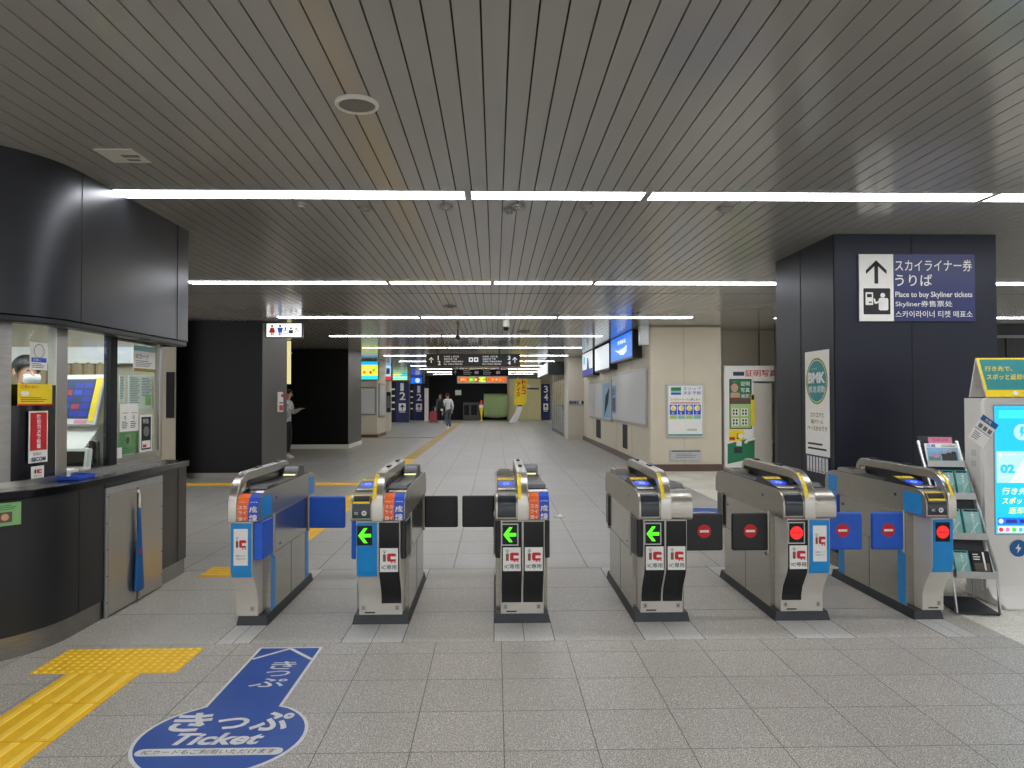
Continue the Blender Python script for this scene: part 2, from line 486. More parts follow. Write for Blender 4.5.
# ceiling fittings
def ceil_at(u, v): 
    p = at(u, v, Z=H); return p.x, p.y
p = ceil_at(357, 103)
t = thing('ceiling_speaker', 'large round grey speaker grille in the ceiling, nearest of the round fittings', 'speaker', (p[0], p[1], H))
MB().lathe([(.108, 0), (.108, -.010), (.10, -.02), (.088, -.016), (.088, 0)], (0, 0, 0), 'ceiling_plate', 32).build('rim', t)
MB().lathe([(.087, -.002), (.087, -.012), (.03, -.018), (.001, -.019)], (0, 0, 0), 'ceiling_fitting', 32).build('grille', t)
for (u, v, r, lab) in ((302, 203, .05, 'flat round detector on the ceiling nearest the booth'), (365, 207.5, .05, 'flat round detector on the ceiling, second from the booth'),
                    (446, 205.5, .05, 'round detector on the ceiling behind the first light, left of the middle'), (509.5, 209.5, .045, 'smaller of two round detectors overlapping in the middle'),
                    (518, 205, .05, 'larger of two round detectors overlapping in the middle'), (587, 206, .05, 'round detector on the ceiling behind the short light'),
                    (725, 208, .06, 'pale round detector on the ceiling near the sign pillar'),
                    (450, 306, .1, 'round fitting on the ceiling behind the yellowish light'), (524, 331.5, .14, 'round fitting on the ceiling by the dome camera')):
    p = ceil_at(u, v)
    t = thing('ceiling_detector', lab, 'detector', (p[0], p[1], H), 'ceiling detectors')
    MB().lathe([(r, 0), (r, -.012), (r * .9, -.02)], (0, 0, 0), 'ceiling_fitting', 24).build('base', t)
    MB().lathe([(r * .55, -.02), (r * .5, -.032), (r * .3, -.038)], (0, 0, 0), 'ceiling_fitting', 20).build('sensor_cap', t)
p = ceil_at(123, 155.5)
t = thing('access_panel', 'pale rectangular inspection panel in the ceiling above the booth', 'ceiling panel', (p[0], p[1], H))
MB().box(-.112, .112, -.12, .12, -.006, 0, 'ceiling_plate').build('plate', t)
MB().box(.0, .1, -.03, .01, -.009, -.006, 'ceiling_fitting').box(.0, .07, .05, .075, -.009, -.006, 'ceiling_fitting').build('slot', t, smooth=False)
p = ceil_at(506, 319)
t = thing('security_camera', 'small grey dome camera hanging from the ceiling in the hall', 'camera', (p[0], p[1], H))
MB().lathe([(.07, 0), (.07, -.12), (.06, -.15)], (0, 0, 0), 'ceiling_fitting', 20).build('housing', t)
MB().lathe([(.055, -.15), (.05, -.19), (.03, -.215), (.005, -.22)], (0, 0, 0), 'screen_black', 20).build('dome', t)
p = ceil_at(458, 330)
t = thing('security_camera', 'small camera on a stem hanging from the ceiling near the toilet side', 'camera', (p[0], p[1], H))
MB().tube([(0, 0, 0), (0, 0, -.14)], .015, 'dark_base').build('stem', t)
MB().box(-.05, .05, -.12, .06, -.2, -.13, 'dark_base').build('body', t, bevel=.012)

# ---------------------------------------------------------------- tactile paving, decals, litter
def bump(b, x, y, z, r, m): b.lathe([(r, 0), (r * .85, .004), (r * .5, .005)], (x, y, z), m, 8)
for j in range(2):
    x0 = -2.54 + .4 * j
    b = MB().box(x0, x0 + .396, 4.085, 4.475, -.02, .003, 'tactile')
    for a in range(8):
        for c in range(8):
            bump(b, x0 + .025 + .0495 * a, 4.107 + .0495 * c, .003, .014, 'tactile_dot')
    tag(b.build('tactile_tile'), ('yellow dotted floor tile beside the booth', 'yellow dotted floor tile nearer the blue floor decal')[j], 'tactile tile', 'yellow tactile tiles')
for j in range(4):
    y1 = 4.08 - .4 * j
    b = MB().box(-2.33, -1.934, y1 - .396, y1, -.02, .003, 'tactile')
    for a in range(4):
        x = -2.33 + .05 + .0987 * a
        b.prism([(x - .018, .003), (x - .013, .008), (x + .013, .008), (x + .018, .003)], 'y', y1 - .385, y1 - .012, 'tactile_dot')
    tag(b.build('tactile_tile'), ['yellow ribbed floor tile touching the dotted tiles', 'yellow ribbed floor tile second from the dotted tiles', 'yellow ribbed floor tile at the corner of the picture',
                                  'yellow ribbed floor tile before the booth corner'][j], 'tactile tile', 'yellow tactile tiles')
def strip(x0, x1, y0, y1, label, along, m='tactile', w=.3):
    b = MB().box(x0, x1, y0, y1, -.02, .003, m)
    if along == 'y':
        for a in range(4):
            x = x0 + (x1 - x0) * (a + .5) / 4
            b.prism([(x - .016, .003), (x - .011, .008), (x + .011, .008), (x + .016, .003)], 'y', y0 + .01, y1 - .01, m)
    else:
        for a in range(4):
            y = y0 + (y1 - y0) * (a + .5) / 4
            b.prism([(y - .016, .003), (y - .011, .008), (y + .011, .008), (y + .016, .003)], 'x', x0 + .01, x1 - .01, m)
    tag(b.build('tactile_strip'), label, 'tactile strip', 'yellow tactile strips')
strip(-2.25, -1.95, 6.62, 18.0, 'long yellow ribbed strip running down the hall from the ticket gates', 'y')
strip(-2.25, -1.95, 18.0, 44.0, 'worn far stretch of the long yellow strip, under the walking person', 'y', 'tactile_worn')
strip(-2.5, -1.95, 6.25, 6.6, 'short yellow strip on the floor between booth and first gate', 'x')
strip(-8.5, -2.26, 12.75, 13.05, 'yellow strip crossing in front of the black wall', 'x')
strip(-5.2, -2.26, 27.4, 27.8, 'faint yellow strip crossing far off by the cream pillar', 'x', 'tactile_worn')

# blue floor decal : keyhole outline with lettering
t = thing('floor_decal', 'blue keyhole-shaped ticket sign stuck on the floor before the first gate', 'floor sign', (-1.212, 3.315, 0))
def keyhole(rad, hw, top):
    a = math.asin(hw / rad); pts = []
    n = 40
    for i in range(n + 1):
        th = math.pi / 2 - a - (2 * math.pi - 2 * a) * i / n
        pts.append((rad * math.cos(th), rad * math.sin(th)))
    return pts + [(-hw, top), (hw, top)]
b = MB(); F = Matrix()
b.prism([(p[0] - (.013 if p[1] > .3 else .0), p[1]) for p in keyhole(.37, .187, 1.16)], 'z', 0, .0015, 'decal_white')
b.poly(F, [(p[0] - (.013 if p[1] > .3 else .0), p[1]) for p in keyhole(.354, .172, 1.143)], .0022, 'decal_blue')
b.build('backing', t, smooth=False)
b = MB(); N = .003
b.line(F, (-.18, .96), (-.012, 1.135), .022, 'decal_white', N); b.line(F, (-.012, 1.135), (.158, .95), .022, 'decal_white', N)
for ch, y0, y1, x0, x1 in (('き', .80, .92, -.045, .095), ('つ', .695, .775, -.04, .095), ('ぷ', .55, .665, -.075, .11)):
    b.text(F, ch, x0, y0, x1, y1, 'decal_white', N, .012, keep=False)
for ch, x0, x1 in (('き', -.28, -.105), ('つ', -.075, .075), ('ぷ', .09, .265)):
    b.text(F, ch, x0, .045 if ch != 'つ' else .065, x1, .245 if ch != 'つ' else .185, 'decal_white', N, .03, keep=False)
b.text(F, 'Ticket', -.2, -.085, .19, .03, 'decal_white', N, .035, .25, keep=False)
b.rrect(F, -.31, -.18, .31, -.115, .03, 'decal_white', N)
b.text(F, 'ICカードもご利用いただけます', -.28, -.168, .28, -.127, 'ink', N + .0008, .0, .1, keep=False)
b.build('lettering', t, smooth=False)

t = thing('floor_decal', 'blue and white round sign on the floor seen between the fourth and fifth gates', 'floor sign', (2.72, 9.2, 0))
b = MB().lathe([(.75, 0), (.75, .0015)], (0, 0, 0), 'decal_white', 40); b.disc(F, 0, 0, .72, 'decal_blue', .002, k=40)
b.build('backing', t, smooth=False)
b = MB()
b.text(F, 'きつぷ', -.5, .08, .5, .42, 'decal_white', .003, .02, keep=False); b.text(F, 'Ticket', -.35, -.3, .35, -.05, 'decal_white', .003, .02, keep=False)
b.build('lettering', t, smooth=False)

b = MB()
pts = [(-.075, -.02), (-.01, -.04), (.08, -.03), (.03, .01), (.035, .05), (-.02, .015), (-.07, .02)]
b.prism(pts, 'z', 0, .006, 'teal_pale')
b.add([(-.02, -.03, .006), (.05, -.03, .006), (.02, .02, .04), (-.02, .01, .02)], [(0, 1, 2, 3)], 'paper')
p = at(559, 517, Z=0)
tag(b.build('paper_scrap', loc=(p.x, p.y, .001)), 'small pale scrap of paper lying on the floor behind the middle gates', 'litter')

# ---------------------------------------------------------------- ticket gates
NOSE = [(-.125, .70), (-.14, .715), (-.142, .78), (-.134, .818), (-.108, .853), (-.06, .876), (0, .885)]
SPATH = [(0, .06), (0, .17), (-.022, .235), (-.098, .345), (-.113, .39), (-.115, .70)]
GL = 1.2
def mirror(pts): return [(GL - y, z) for y, z in reversed(pts)]
def curve_part(path, t0, t1, n=10):
    """the stretch of a path between two shares of its length"""
    P = [Vector(p) for p in path]; L = [0]
    for i in range(1, len(P)): L.append(L[-1] + (P[i] - P[i - 1]).length)
    def pt(s):
        for i in range(1, len(P)):
            if s <= L[i] + 1e-9:
                k = (s - L[i - 1]) / (L[i] - L[i - 1]); return P[i - 1].lerp(P[i], k)
        return P[-1]
    ss = sorted(set([t0 * L[-1], t1 * L[-1]] + [l for l in L if t0 * L[-1] < l < t1 * L[-1]]))
    return [tuple(pt(s)) for s in ss]

def ic_sign(par, x0, z0, x1, z1, y, tall=False):
    F = front(0, y, 0); w = x1 - x0; h = z1 - z0
    b = MB().box(x0, x1, y, y + .003, z0, z1, 'white')
    def q(u, v): return x0 + u * w, z0 + v * h
    if not tall:
        a = .40; s = .56
    else:
        a = .45; s = .36
    # the small i
    u0, v0 = q(.17, a + .04); u1, v1 = q(.33, a + s * .62); b.rect(F, u0, v0, u1, v1, 'bronze')
    c = q(.25, a + s * .80); b.ring(F, c[0], c[1], w * .10, w * .035, 'grey_ink', a0=0, a1=180, k=10)
    b.disc(F, c[0], c[1] - h * .03, w * .045, 'bronze', k=12)
    # the red C, block shaped
    u0, v0 = q(.40, a + .04); u1, v1 = q(.90, a + s * .68)
    b.rrect(F, u0, v0, u1, v1, w * .1, 'red')
    m0 = q(.60, a + s * .25); m1 = q(.91, a + s * .46); b.rect(F, m0[0], m0[1], m1[0], m1[1], 'white', .0026)
    for k in (.62, .8):
        m0 = q(k, a - .01); m1 = q(k + .08, a + .04); b.rect(F, m0[0], m0[1], m1[0], m1[1], 'red', .0026)
    if not tall:
        m0 = q(.1, .1); m1 = q(.92, .3); b.text(F, 'IC専用', m0[0], m0[1], m1[0], m1[1], 'ink', .0026, .004, keep=False)
    else:
        for v, s_ in ((.24, '交通系ICカードを'), (.16, 'ご利用ください')):
            m0 = q(.14, v); m1 = q(.86, v + .05); b.text(F, s_, m0[0], m0[1], m1[0], m1[1], 'ink', .0026, keep=False)
    o = b.build('card_sign', par, smooth=False)
    o['label'] = 'white sticker with a bronze and red card mark'
    return o

def no_entry(par, F, r, name='stop_mark'):
    b = MB().disc(F, 0, 0, r, 'red', .002); b.rect(F, -r * .68, -r * .17, r * .68, r * .17, 'white', .003)
    b.build(name, par, smooth=False)

def gate(label, gx, single, halves, flaps, lanes):
    """halves: list of (side, kind, colour); flaps: list of (side, place, state, colour, mark)"""
    g = thing('ticket_gate', label, 'ticket gate', (gx, 4.92, 0), 'ticket gates')
    W = .09 if single else .175           # half width of base top / side panels
    NW = W - .032                         # half width of the recessed front part
    lo = -NW; hi = NW
    c0, c1 = -W, W
    if single and halves[0][0] == 'R': lo, hi, c0, c1 = -.108, .036, -.112, .086
    elif single: lo, hi, c0, c1 = -.036, .108, -.086, .112
    # base plinth
    b = MB()
    e = .012
    vs = [(-W - e, -.012, 0), (W + e, -.012, 0), (W + e, GL + .01, 0), (-W - e, GL + .01, 0), (-W, .004, .06), (W, .004, .06), (W, GL, .06), (-W, GL, .06)]
    b.add(vs, [(0, 3, 2, 1), (4, 5, 6, 7), (0, 1, 5, 4), (1, 2, 6, 5), (2, 3, 7, 6), (3, 0, 4, 7)], 'dark_base')
    b.build('plinth', g, smooth=False)
    # body
    b = MB()
    b.prism(SPATH + [(.12, .70), (.12, .06)], 'x', lo, hi, 'gate_cream')
    b.build('front_body', g, bevel=.004)
    MB().prism(mirror(SPATH + [(.12, .70), (.12, .06)]), 'x', lo, hi, 'gate_cream').build('rear_body', g, bevel=.004)
    b = MB().box(-W, W, .10, GL - .10, .06, .70, 'steel_side')
    for s in (-1, 1):
        x0, x1 = sorted((s * W, s * (W + .0012)))
        b.box(x0, x1, .10, GL - .10, .437, .441, 'dark_base'); b.box(x0, x1, .598, .602, .06, .437, 'dark_base')
        b.box(x0, x1, .3, .34, .47, .485, 'black_plastic')
        b.box(x0, x1, .16, .20, .40, .42, 'black_plastic'); b.box(x0, x1, GL - .2, GL - .17, .62, .64, 'black_plastic')
    b.build('side_panels', g, bevel=.003)
    # console with rounded ends
    prof = NOSE + mirror(NOSE)
    b = MB().prism(prof, 'x', c0, c1, 'steel_warm')
    for s in (-1, 1):
        e_ = c1 if s > 0 else -c0; x0, x1 = sorted((s * e_, s * (e_ + .001))); b.box(x0, x1, .22, .25, .80, .82, 'black_plastic')
    b.build('console', g, bevel=.005)
    hw = .028 if single else .036
    if single: rail_x = c0 + hw if halves[0][0] == 'R' else c1 - hw
    else: rail_x = 0
    # top deck channels
    b = MB()
    spans = []
    for (sd, kind, colr) in halves:
        if single: sp = (rail_x + hw + .004, c1 - .006) if sd == 'R' else (c0 + .006, rail_x - hw - .004)
        else: sp = (-W + .008, -hw - .006) if sd == 'L' else (hw + .006, W - .008)
        spans.append(sp)
        b.box(sp[0], sp[1], .01, GL - .05, .885, .889, 'deck_dark')
        b.box(sp[0] + .006, sp[1] - .006, .32, .72, .889, .893, 'black_plastic')
    b.build('deck', g, smooth=False)
    for (sd, kind, colr), sp in zip(halves, spans):
        xm = (sp[0] + sp[1]) / 2; w = sp[1] - sp[0]
        if kind == 'reader':
            # raised guide screen, front card reader
            b = MB().prism([(-.03, .884), (.29, .935), (.33, .93), (.42, .889)], 'x', sp[0], sp[1], 'black_plastic')
            F = face((xm, -.03, .884), (1, 0, 0), (0, .32, .051))
            b.rect(F, -w * .44, .012, w * .44, .05, 'white', .002)
            b.text(F, 'ご案内', -w * .2, .02, w * .25, .042, 'ink', .003, keep=False)
            b.rect(F, -w * .42, .065, w * .42, .085, 'deck_grey', .002)
            b.disc(F, 0, .155, w * .42, 'oval_blue', .002, ry=.058); b.ring(F, 0, .155, w * .16, .006, 'scr_pale', .003, ry=.02)
            b.rect(F, -w * .46, .245, w * .46, .30, 'yellow', .002); b.text(F, 'タッチ', -w * .3, .258, w * .3, .285, 'ink', .003, keep=False)
            b.build('guide_screen', g)
            path = curve_part(NOSE, .10, .66)
            b = MB().band(path, sp[0] + .004, sp[1] - .002, -.007, 'reader_black')
            rd = b.build('card_reader', g, bevel=.003)
            if colr == 'blue':
                # yellow rimmed window and round card mark
                pa = curve_part(NOSE, .44, .64)
                bb = MB()
                for xa, xb in ((sp[0] + .008, sp[0] + .014), (sp[1] - .012, sp[1] - .006)): bb.band(pa, xa, xb, -.010, 'gold')
                bb.band(curve_part(NOSE, .43, .465), sp[0] + .008, sp[1] - .006, -.010, 'yellow'); bb.band(curve_part(NOSE, .62, .645), sp[0] + .008, sp[1] - .006, -.010, 'yellow')
                bb.band(curve_part(NOSE, .50, .60), sp[0] + .02, sp[1] - .018, -.009, 'deck_dark')
                F = front(0, -.150, 0)
                bb.text(F, 'IC', xm - .04, .748, xm - .012, .764, 'white', .001, .01); bb.ring(F, xm + .02, .756, .016, .007, 'white', .001); bb.rect(F, xm + .018, .745, xm + .023, .764, 'white', .0015)
                o = bb.build('reader_window', rd, smooth=False)
        else:
            # ticket slot block, rear screen
            b = MB().prism([(.05, .889), (.08, .91), (.26, .905), (.30, .889)], 'x', sp[0] + .004, sp[1] - .004, 'deck_dark')
            b.build('slot_block', g)
            if not colr.endswith('plain'):
                b = MB()
                x0, x1 = sp[0] + .0, sp[1] + .004; xm2 = (x0 + x1) / 2
                pa = curve_part(NOSE, .06, .76)
                b.band(curve_part(NOSE, .77, .97), x0, x1, -.003, 'screen_black'); b.box(x0, x1, .0, .05, .884, .891, 'screen_black'); b.band(pa, x0, xm2, -.003, 'orange'); b.band(pa, xm2, x1, -.003, 'label_blue')
                F0 = front(0, -.146, 0)
                A = Vector(NOSE[3]); B = Vector(NOSE[5])
                F1 = face((0, A.x - .0035, A.y + .004), (1, 0, 0), (0, B.x - A.x, B.y - A.y))
                F2 = face((0, B.x, B.y + .004), (1, 0, 0), (0, .06, .009))
                wq = (x1 - x0) / 2
                for ch, Fq, v0, v1 in (('線', F0, .706, .752), ('成', F0, .762, .803), ('京', F1, .002, .03)):
                    b.text(Fq, ch, xm2 + wq * .12, v0, x1 - wq * .12, v1, 'white', .001, .02, keep=False)
                for s_, Fq, v0, v1 in (('線イ', F0, .71, .738), ('ライ', F0, .75, .775), ('スカ', F0, .785, .808), ('スカイ', F1, .005, .028)):
                    b.text(Fq, s_, x0 + wq * .12, v0, xm2 - wq * .12, v1, 'white', .001, .01, keep=False)
                b.build('line_label', g, smooth=False)
        # rear unit of each channel
        if kind == 'ticket':
            b = MB().prism([(.84, .889), (.90, .965), (1.02, .965), (1.06, .889)], 'x', sp[0] + .005, sp[1] - .01, 'deck_dark')
            F = face((xm - .003, .84, .889), (1, 0, 0), (0, .06, .076))
            b.rect(F, -w * .40, .03, w * .36, .09, 'screen_black', .002); b.rect(F, -w * .4, .008, w * .3, .022, 'strip_yellow', .002)
            b.build('rear_screen', g, bevel=.004)
        else:
            b = MB().prism([(.88, .889), (.93, .92), (1.12, .92), (1.15, .889)], 'x', sp[0] + .005, sp[1] - .005, 'steel_warm')
            b.box(sp[0] + .02, sp[1] - .02, .95, 1.05, .92, .924, 'deck_dark')
            b.build('rear_unit', g, bevel=.004)
    # hand rail: a flat band arching over the console
    outer = [(-.150, .70), (-.150, .80)]; inner = [(-.105, .70), (-.105, .80)]
    for k in range(1, 9):
        a = R(90 * k / 8)
        outer.append((.10 - .25 * math.cos(a), .80 + .205 * math.sin(a))); inner.append((.10 - .20 * math.cos(a), .80 + .145 * math.sin(a)))
    outer += [(.98, 1.005)]; inner += [(.98, .945)]
    for k in range(1, 7):
        a = R(90 * k / 6)
        outer.append((.98 + .12 * math.sin(a), .885 + .12 * math.cos(a))); inner.append((.98 + .07 * math.sin(a), .885 + .065 * math.cos(a)))
    b = MB().strip(outer, inner, rail_x - hw, rail_x + hw, 'steel_rail')
    rl = b.build('hand_rail', g, bevel=.006)
    b = MB().box(rail_x - hw * .5, rail_x + hw * .5, .16, .96, .889, .952, 'black_plastic')
    b.build('rail_core', g, smooth=False)
    if not single or halves[0][0] == 'L':
        lw = hw * .62
        xa = rail_x - hw * .86 if not single else rail_x - hw * .2
        b = MB().band([(o_[0], o_[1]) for o_ in outer[2:8]], xa, xa + lw, -.002, 'yellow')
        P, Q = Vector(outer[4]), Vector(outer[6])
        Fy = face((xa + lw / 2, P.x - .003, P.y), (1, 0, 0), (0, Q.x - P.x, Q.y - P.y))
        for k in range(4): b.text(Fy, '専用出口'[k], -lw * .3, .09 - .03 * k, lw * .3, .09 - .03 * k + .022, 'ink', .001, keep=False)
        b.build('warning_strip', rl, smooth=False)
    for yy in (.33, .80):
        MB().box(rail_x - .012, rail_x + .012, yy, yy + .10, 1.005, 1.016, 'black_plastic').build('sensor_bar', rl, bevel=.003)
    # front panels
    n = len(halves)
    for i, (sd, kind, colr) in enumerate(halves):
        if single: x0, x1 = lo + .006, hi - .006
        else: x0, x1 = (lo + .006, -.006) if sd == 'L' else (.006, hi - .006)
        blue = colr in ('blue', 'blue_tall', 'blue_plain')
        if blue: path = curve_part(SPATH, .46, .985)
        else: path = curve_part(SPATH, .115, .985)
        if single and sd == 'L': path = curve_part(SPATH, .46, .985)
        fp = MB().band(path, x0, x1, -.007, 'gate_blue' if blue else 'black_gloss').build('front_panel', g, bevel=.002)
        fp['label'] = 'blue front panel' if blue else 'glossy black front panel'
        xm = (x0 + x1) / 2
        yf = -.1225
        if kind == 'reader':
            stop = 'stop' in lanes
            dx0, dx1 = (x0 + .004, x1 - .03) if not single else (x0 + .012, x1 - .025)
            dz0, dz1 = .545, .672
            F = front(0, yf, 0)
            b = MB()
            fr = 'gate_blue' if blue else 'alu'
            b.box(dx0 - .006, dx1 + .008, yf - .003, yf, dz0 - .008, dz1 + .008, fr)
            b.box(dx0, dx1, yf - .005, yf, dz0, dz1, 'screen_black')
            dm = (dx0 + dx1) / 2; hh = (dx1 - dx0) / 2 * .86; zc = (dz0 + dz1) / 2
            if stop:
                b.disc(F, dm, zc, hh, 'stop_red', .0065); b.rect(F, dm - hh * .72, zc - .004, dm + hh * .72, zc + .004, 'ink', .0075)
            else:
                b.poly(F, [(dm - hh, zc), (dm - hh * .1, zc + .048), (dm + hh * .45, zc + .048), (dm - hh * .2, zc + .011), (dm + hh, zc + .011), (dm + hh, zc - .011), (dm - hh * .2, zc - .011), (dm + hh * .45, zc - .048), (dm - hh * .1, zc - .048)], .0065, 'arrow_green')
            d = b.build('direction_display', fp, smooth=False)
            d['label'] = 'lit red no-entry disc' if stop else 'lit green arrow pointing left'
        if colr in ('black', 'black_plain'):
            ic_sign(fp, xm - .058, .372, xm + .058, .525, yf - .001)
        if colr in ('blue_tall', 'blue_plain'):
            ic_sign(fp, xm - .045, .42, xm + .045, .655, yf - .001, True)
        # lane number and slot at the foot
        num = [l for l in lanes if l != 'stop'][min(i, len([l for l in lanes if l != 'stop']) - 1)]
        F = front(0, -.0015, 0)
        b = MB()
        cx = (x0 + .025) if (sd == 'L' and not single) else (x1 - .028)
        b.rect(F, cx - .014, .092, cx + .014, .122, 'kiosk_grey', .0005); b.text(F, num, cx - .006, .098, cx + .006, .117, 'ink', .001, .02)
        if sd == 'L': b.rrect(F, xm - .035, .072, xm + .035, .081, .004, 'ink', .001)
        b.build('lane_number', g, smooth=False)
    # blue corner patches on blue sides
    for s, sd in ((-1, 'L'), (1, 'R')):
        if (sd in [h[0] for h in halves]) and [h for h in halves if h[0] == sd][0][2] in ('blue', 'blue_tall', 'blue_plain'):
            e_ = c1 if s > 0 else -c0
            for (ya, yb, za, zb) in ((-.09, .13, .715, .85), (GL - .08, GL + .08, .71, .85), (.102, .20, .065, .43), (GL - .2, GL - .102, .065, .43)):
                w_ = e_ if za > .7 else W
                x0, x1 = sorted((s * (w_ - .001), s * (w_ + .002)))
                o = MB().box(x0, x1, ya, yb, za, zb, 'gate_blue').build('side_patch', g, bevel=.001); o['label'] = 'blue side patch'
    # barrier flaps
    for (sd, place, state, colr, mark, L) in flaps:
        s = 1 if sd == 'R' else -1
        m = 'flap_blue' if colr == 'blue' else 'flap_black'
        y = .115 if place == 'front' else GL - .115
        if state == 'out':
            x0, x1 = sorted((s * (W + .012), s * (W + .012 + L)))
            b = MB().box(x0, x1, y - .018, y + .018, .447, .703, m)
            f = b.build('barrier_flap', g, bevel=.014, seg=3)
            if mark: no_entry(f, front((x0 + x1) / 2, y - .0185, .582), .046)
            px = s * (W + .006)
        else:
            b = MB(); nn_ = (hi if s > 0 else -lo) + .004
            # slightly splayed leaf lying in its pocket
            if place == 'front':
                pts = [(s * (W - .02), .11), (s * (W + .014), .11), (s * (W + .004), -.085), (s * nn_, -.105)]
            else:
                pts = [(s * (W - .02), GL - .11), (s * (W + .014), GL - .11), (s * (W + .004), GL + .085), (s * nn_, GL + .105)]
            if s < 0: pts = pts[::-1]
            b.prism(pts, 'z', .447, .697, m)
            f = b.build('barrier_flap', g, bevel=.01, seg=3)
            px = s * (W + .008)
        f['label'] = ('blue' if colr == 'blue' else 'black') + ' barrier flap ' + ('swung out' if state == 'out' else 'folded in')
        MB().tube([(px, y + (.03 if state != 'out' else 0), .425), (px, y + (.03 if state != 'out' else 0), .715)], .009, 'steel_rail', 10).build('hinge_post', g)
    return g

gate('slim single ticket gate at the booth end, blue front with an orange and blue label', GATES[0], True, [('R', 'ticket', 'blue_tall')],
     [('R', 'front', 'in', 'blue', 0, 0), ('R', 'rear', 'out', 'blue', 0, .29)], ['1'])
gate('double ticket gate with one blue and one black front panel and a green arrow', GATES[1], False, [('L', 'reader', 'blue'), ('R', 'ticket', 'black')],
     [('L', 'front', 'in', 'blue', 0, 0), ('L', 'rear', 'out', 'blue', 0, .2), ('R', 'front', 'in', 'black', 0, 0), ('R', 'rear', 'out', 'black', 0, .27)], ['1', '2'])
gate('double ticket gate with all black front, green arrow and an orange and blue label', GATES[2], False, [('L', 'reader', 'black'), ('R', 'ticket', 'black')],
     [('L', 'front', 'in', 'black', 0, 0), ('L', 'rear', 'out', 'black', 0, .26), ('R', 'front', 'in', 'black', 0, 0)], ['2', '3'])
gate('double ticket gate with black front, green arrow and bare steel console, no orange label', GATES[3], False, [('L', 'reader', 'black'), ('R', 'ticket', 'black_plain')],
     [('L', 'front', 'in', 'black', 0, 0), ('L', 'rear', 'in', 'black', 0, 0), ('R', 'front', 'out', 'black', 1, .26)], ['3', '4'])
gate('double ticket gate with a red no-entry light on black and a blue panel', GATES[4], False, [('L', 'reader', 'black'), ('R', 'ticket', 'blue_plain')],
     [('L', 'front', 'out', 'black', 1, .25), ('L', 'rear', 'in', 'black', 0, 0), ('R', 'front', 'out', 'blue', 1, .28)], ['4', '5', 'stop'])
gate('slim single ticket gate nearest the leaflet rack, red no-entry light on blue', GATES[5], True, [('L', 'reader', 'blue')],
     [('L', 'front', 'out', 'blue', 1, .22), ('L', 'rear', 'in', 'blue', 0, 0)], ['5', 'stop'])
# ---------------------------------------------------------------- people
def skin_mesh(name, pts, edges, radii, m, parent, levels=1):
    me = bpy.data.meshes.new(name)
    me.from_pydata([tuple(p) for p in pts], edges, [])
    o = bpy.data.objects.new(name, me); COL.objects.link(o); o.parent = parent
    sk = o.modifiers.new('skin', 'SKIN'); sk.use_smooth_shade = True; sk.branch_smoothing = .3
    for d, r in zip(me.skin_vertices[0].data, radii):
        d.radius = r if isinstance(r, tuple) else (r, r)
    me.skin_vertices[0].data[0].use_root = True
    s = o.modifiers.new('smooth', 'SUBSURF'); s.levels = levels; s.render_levels = levels
    me.materials.append(MATS[m])
    return o

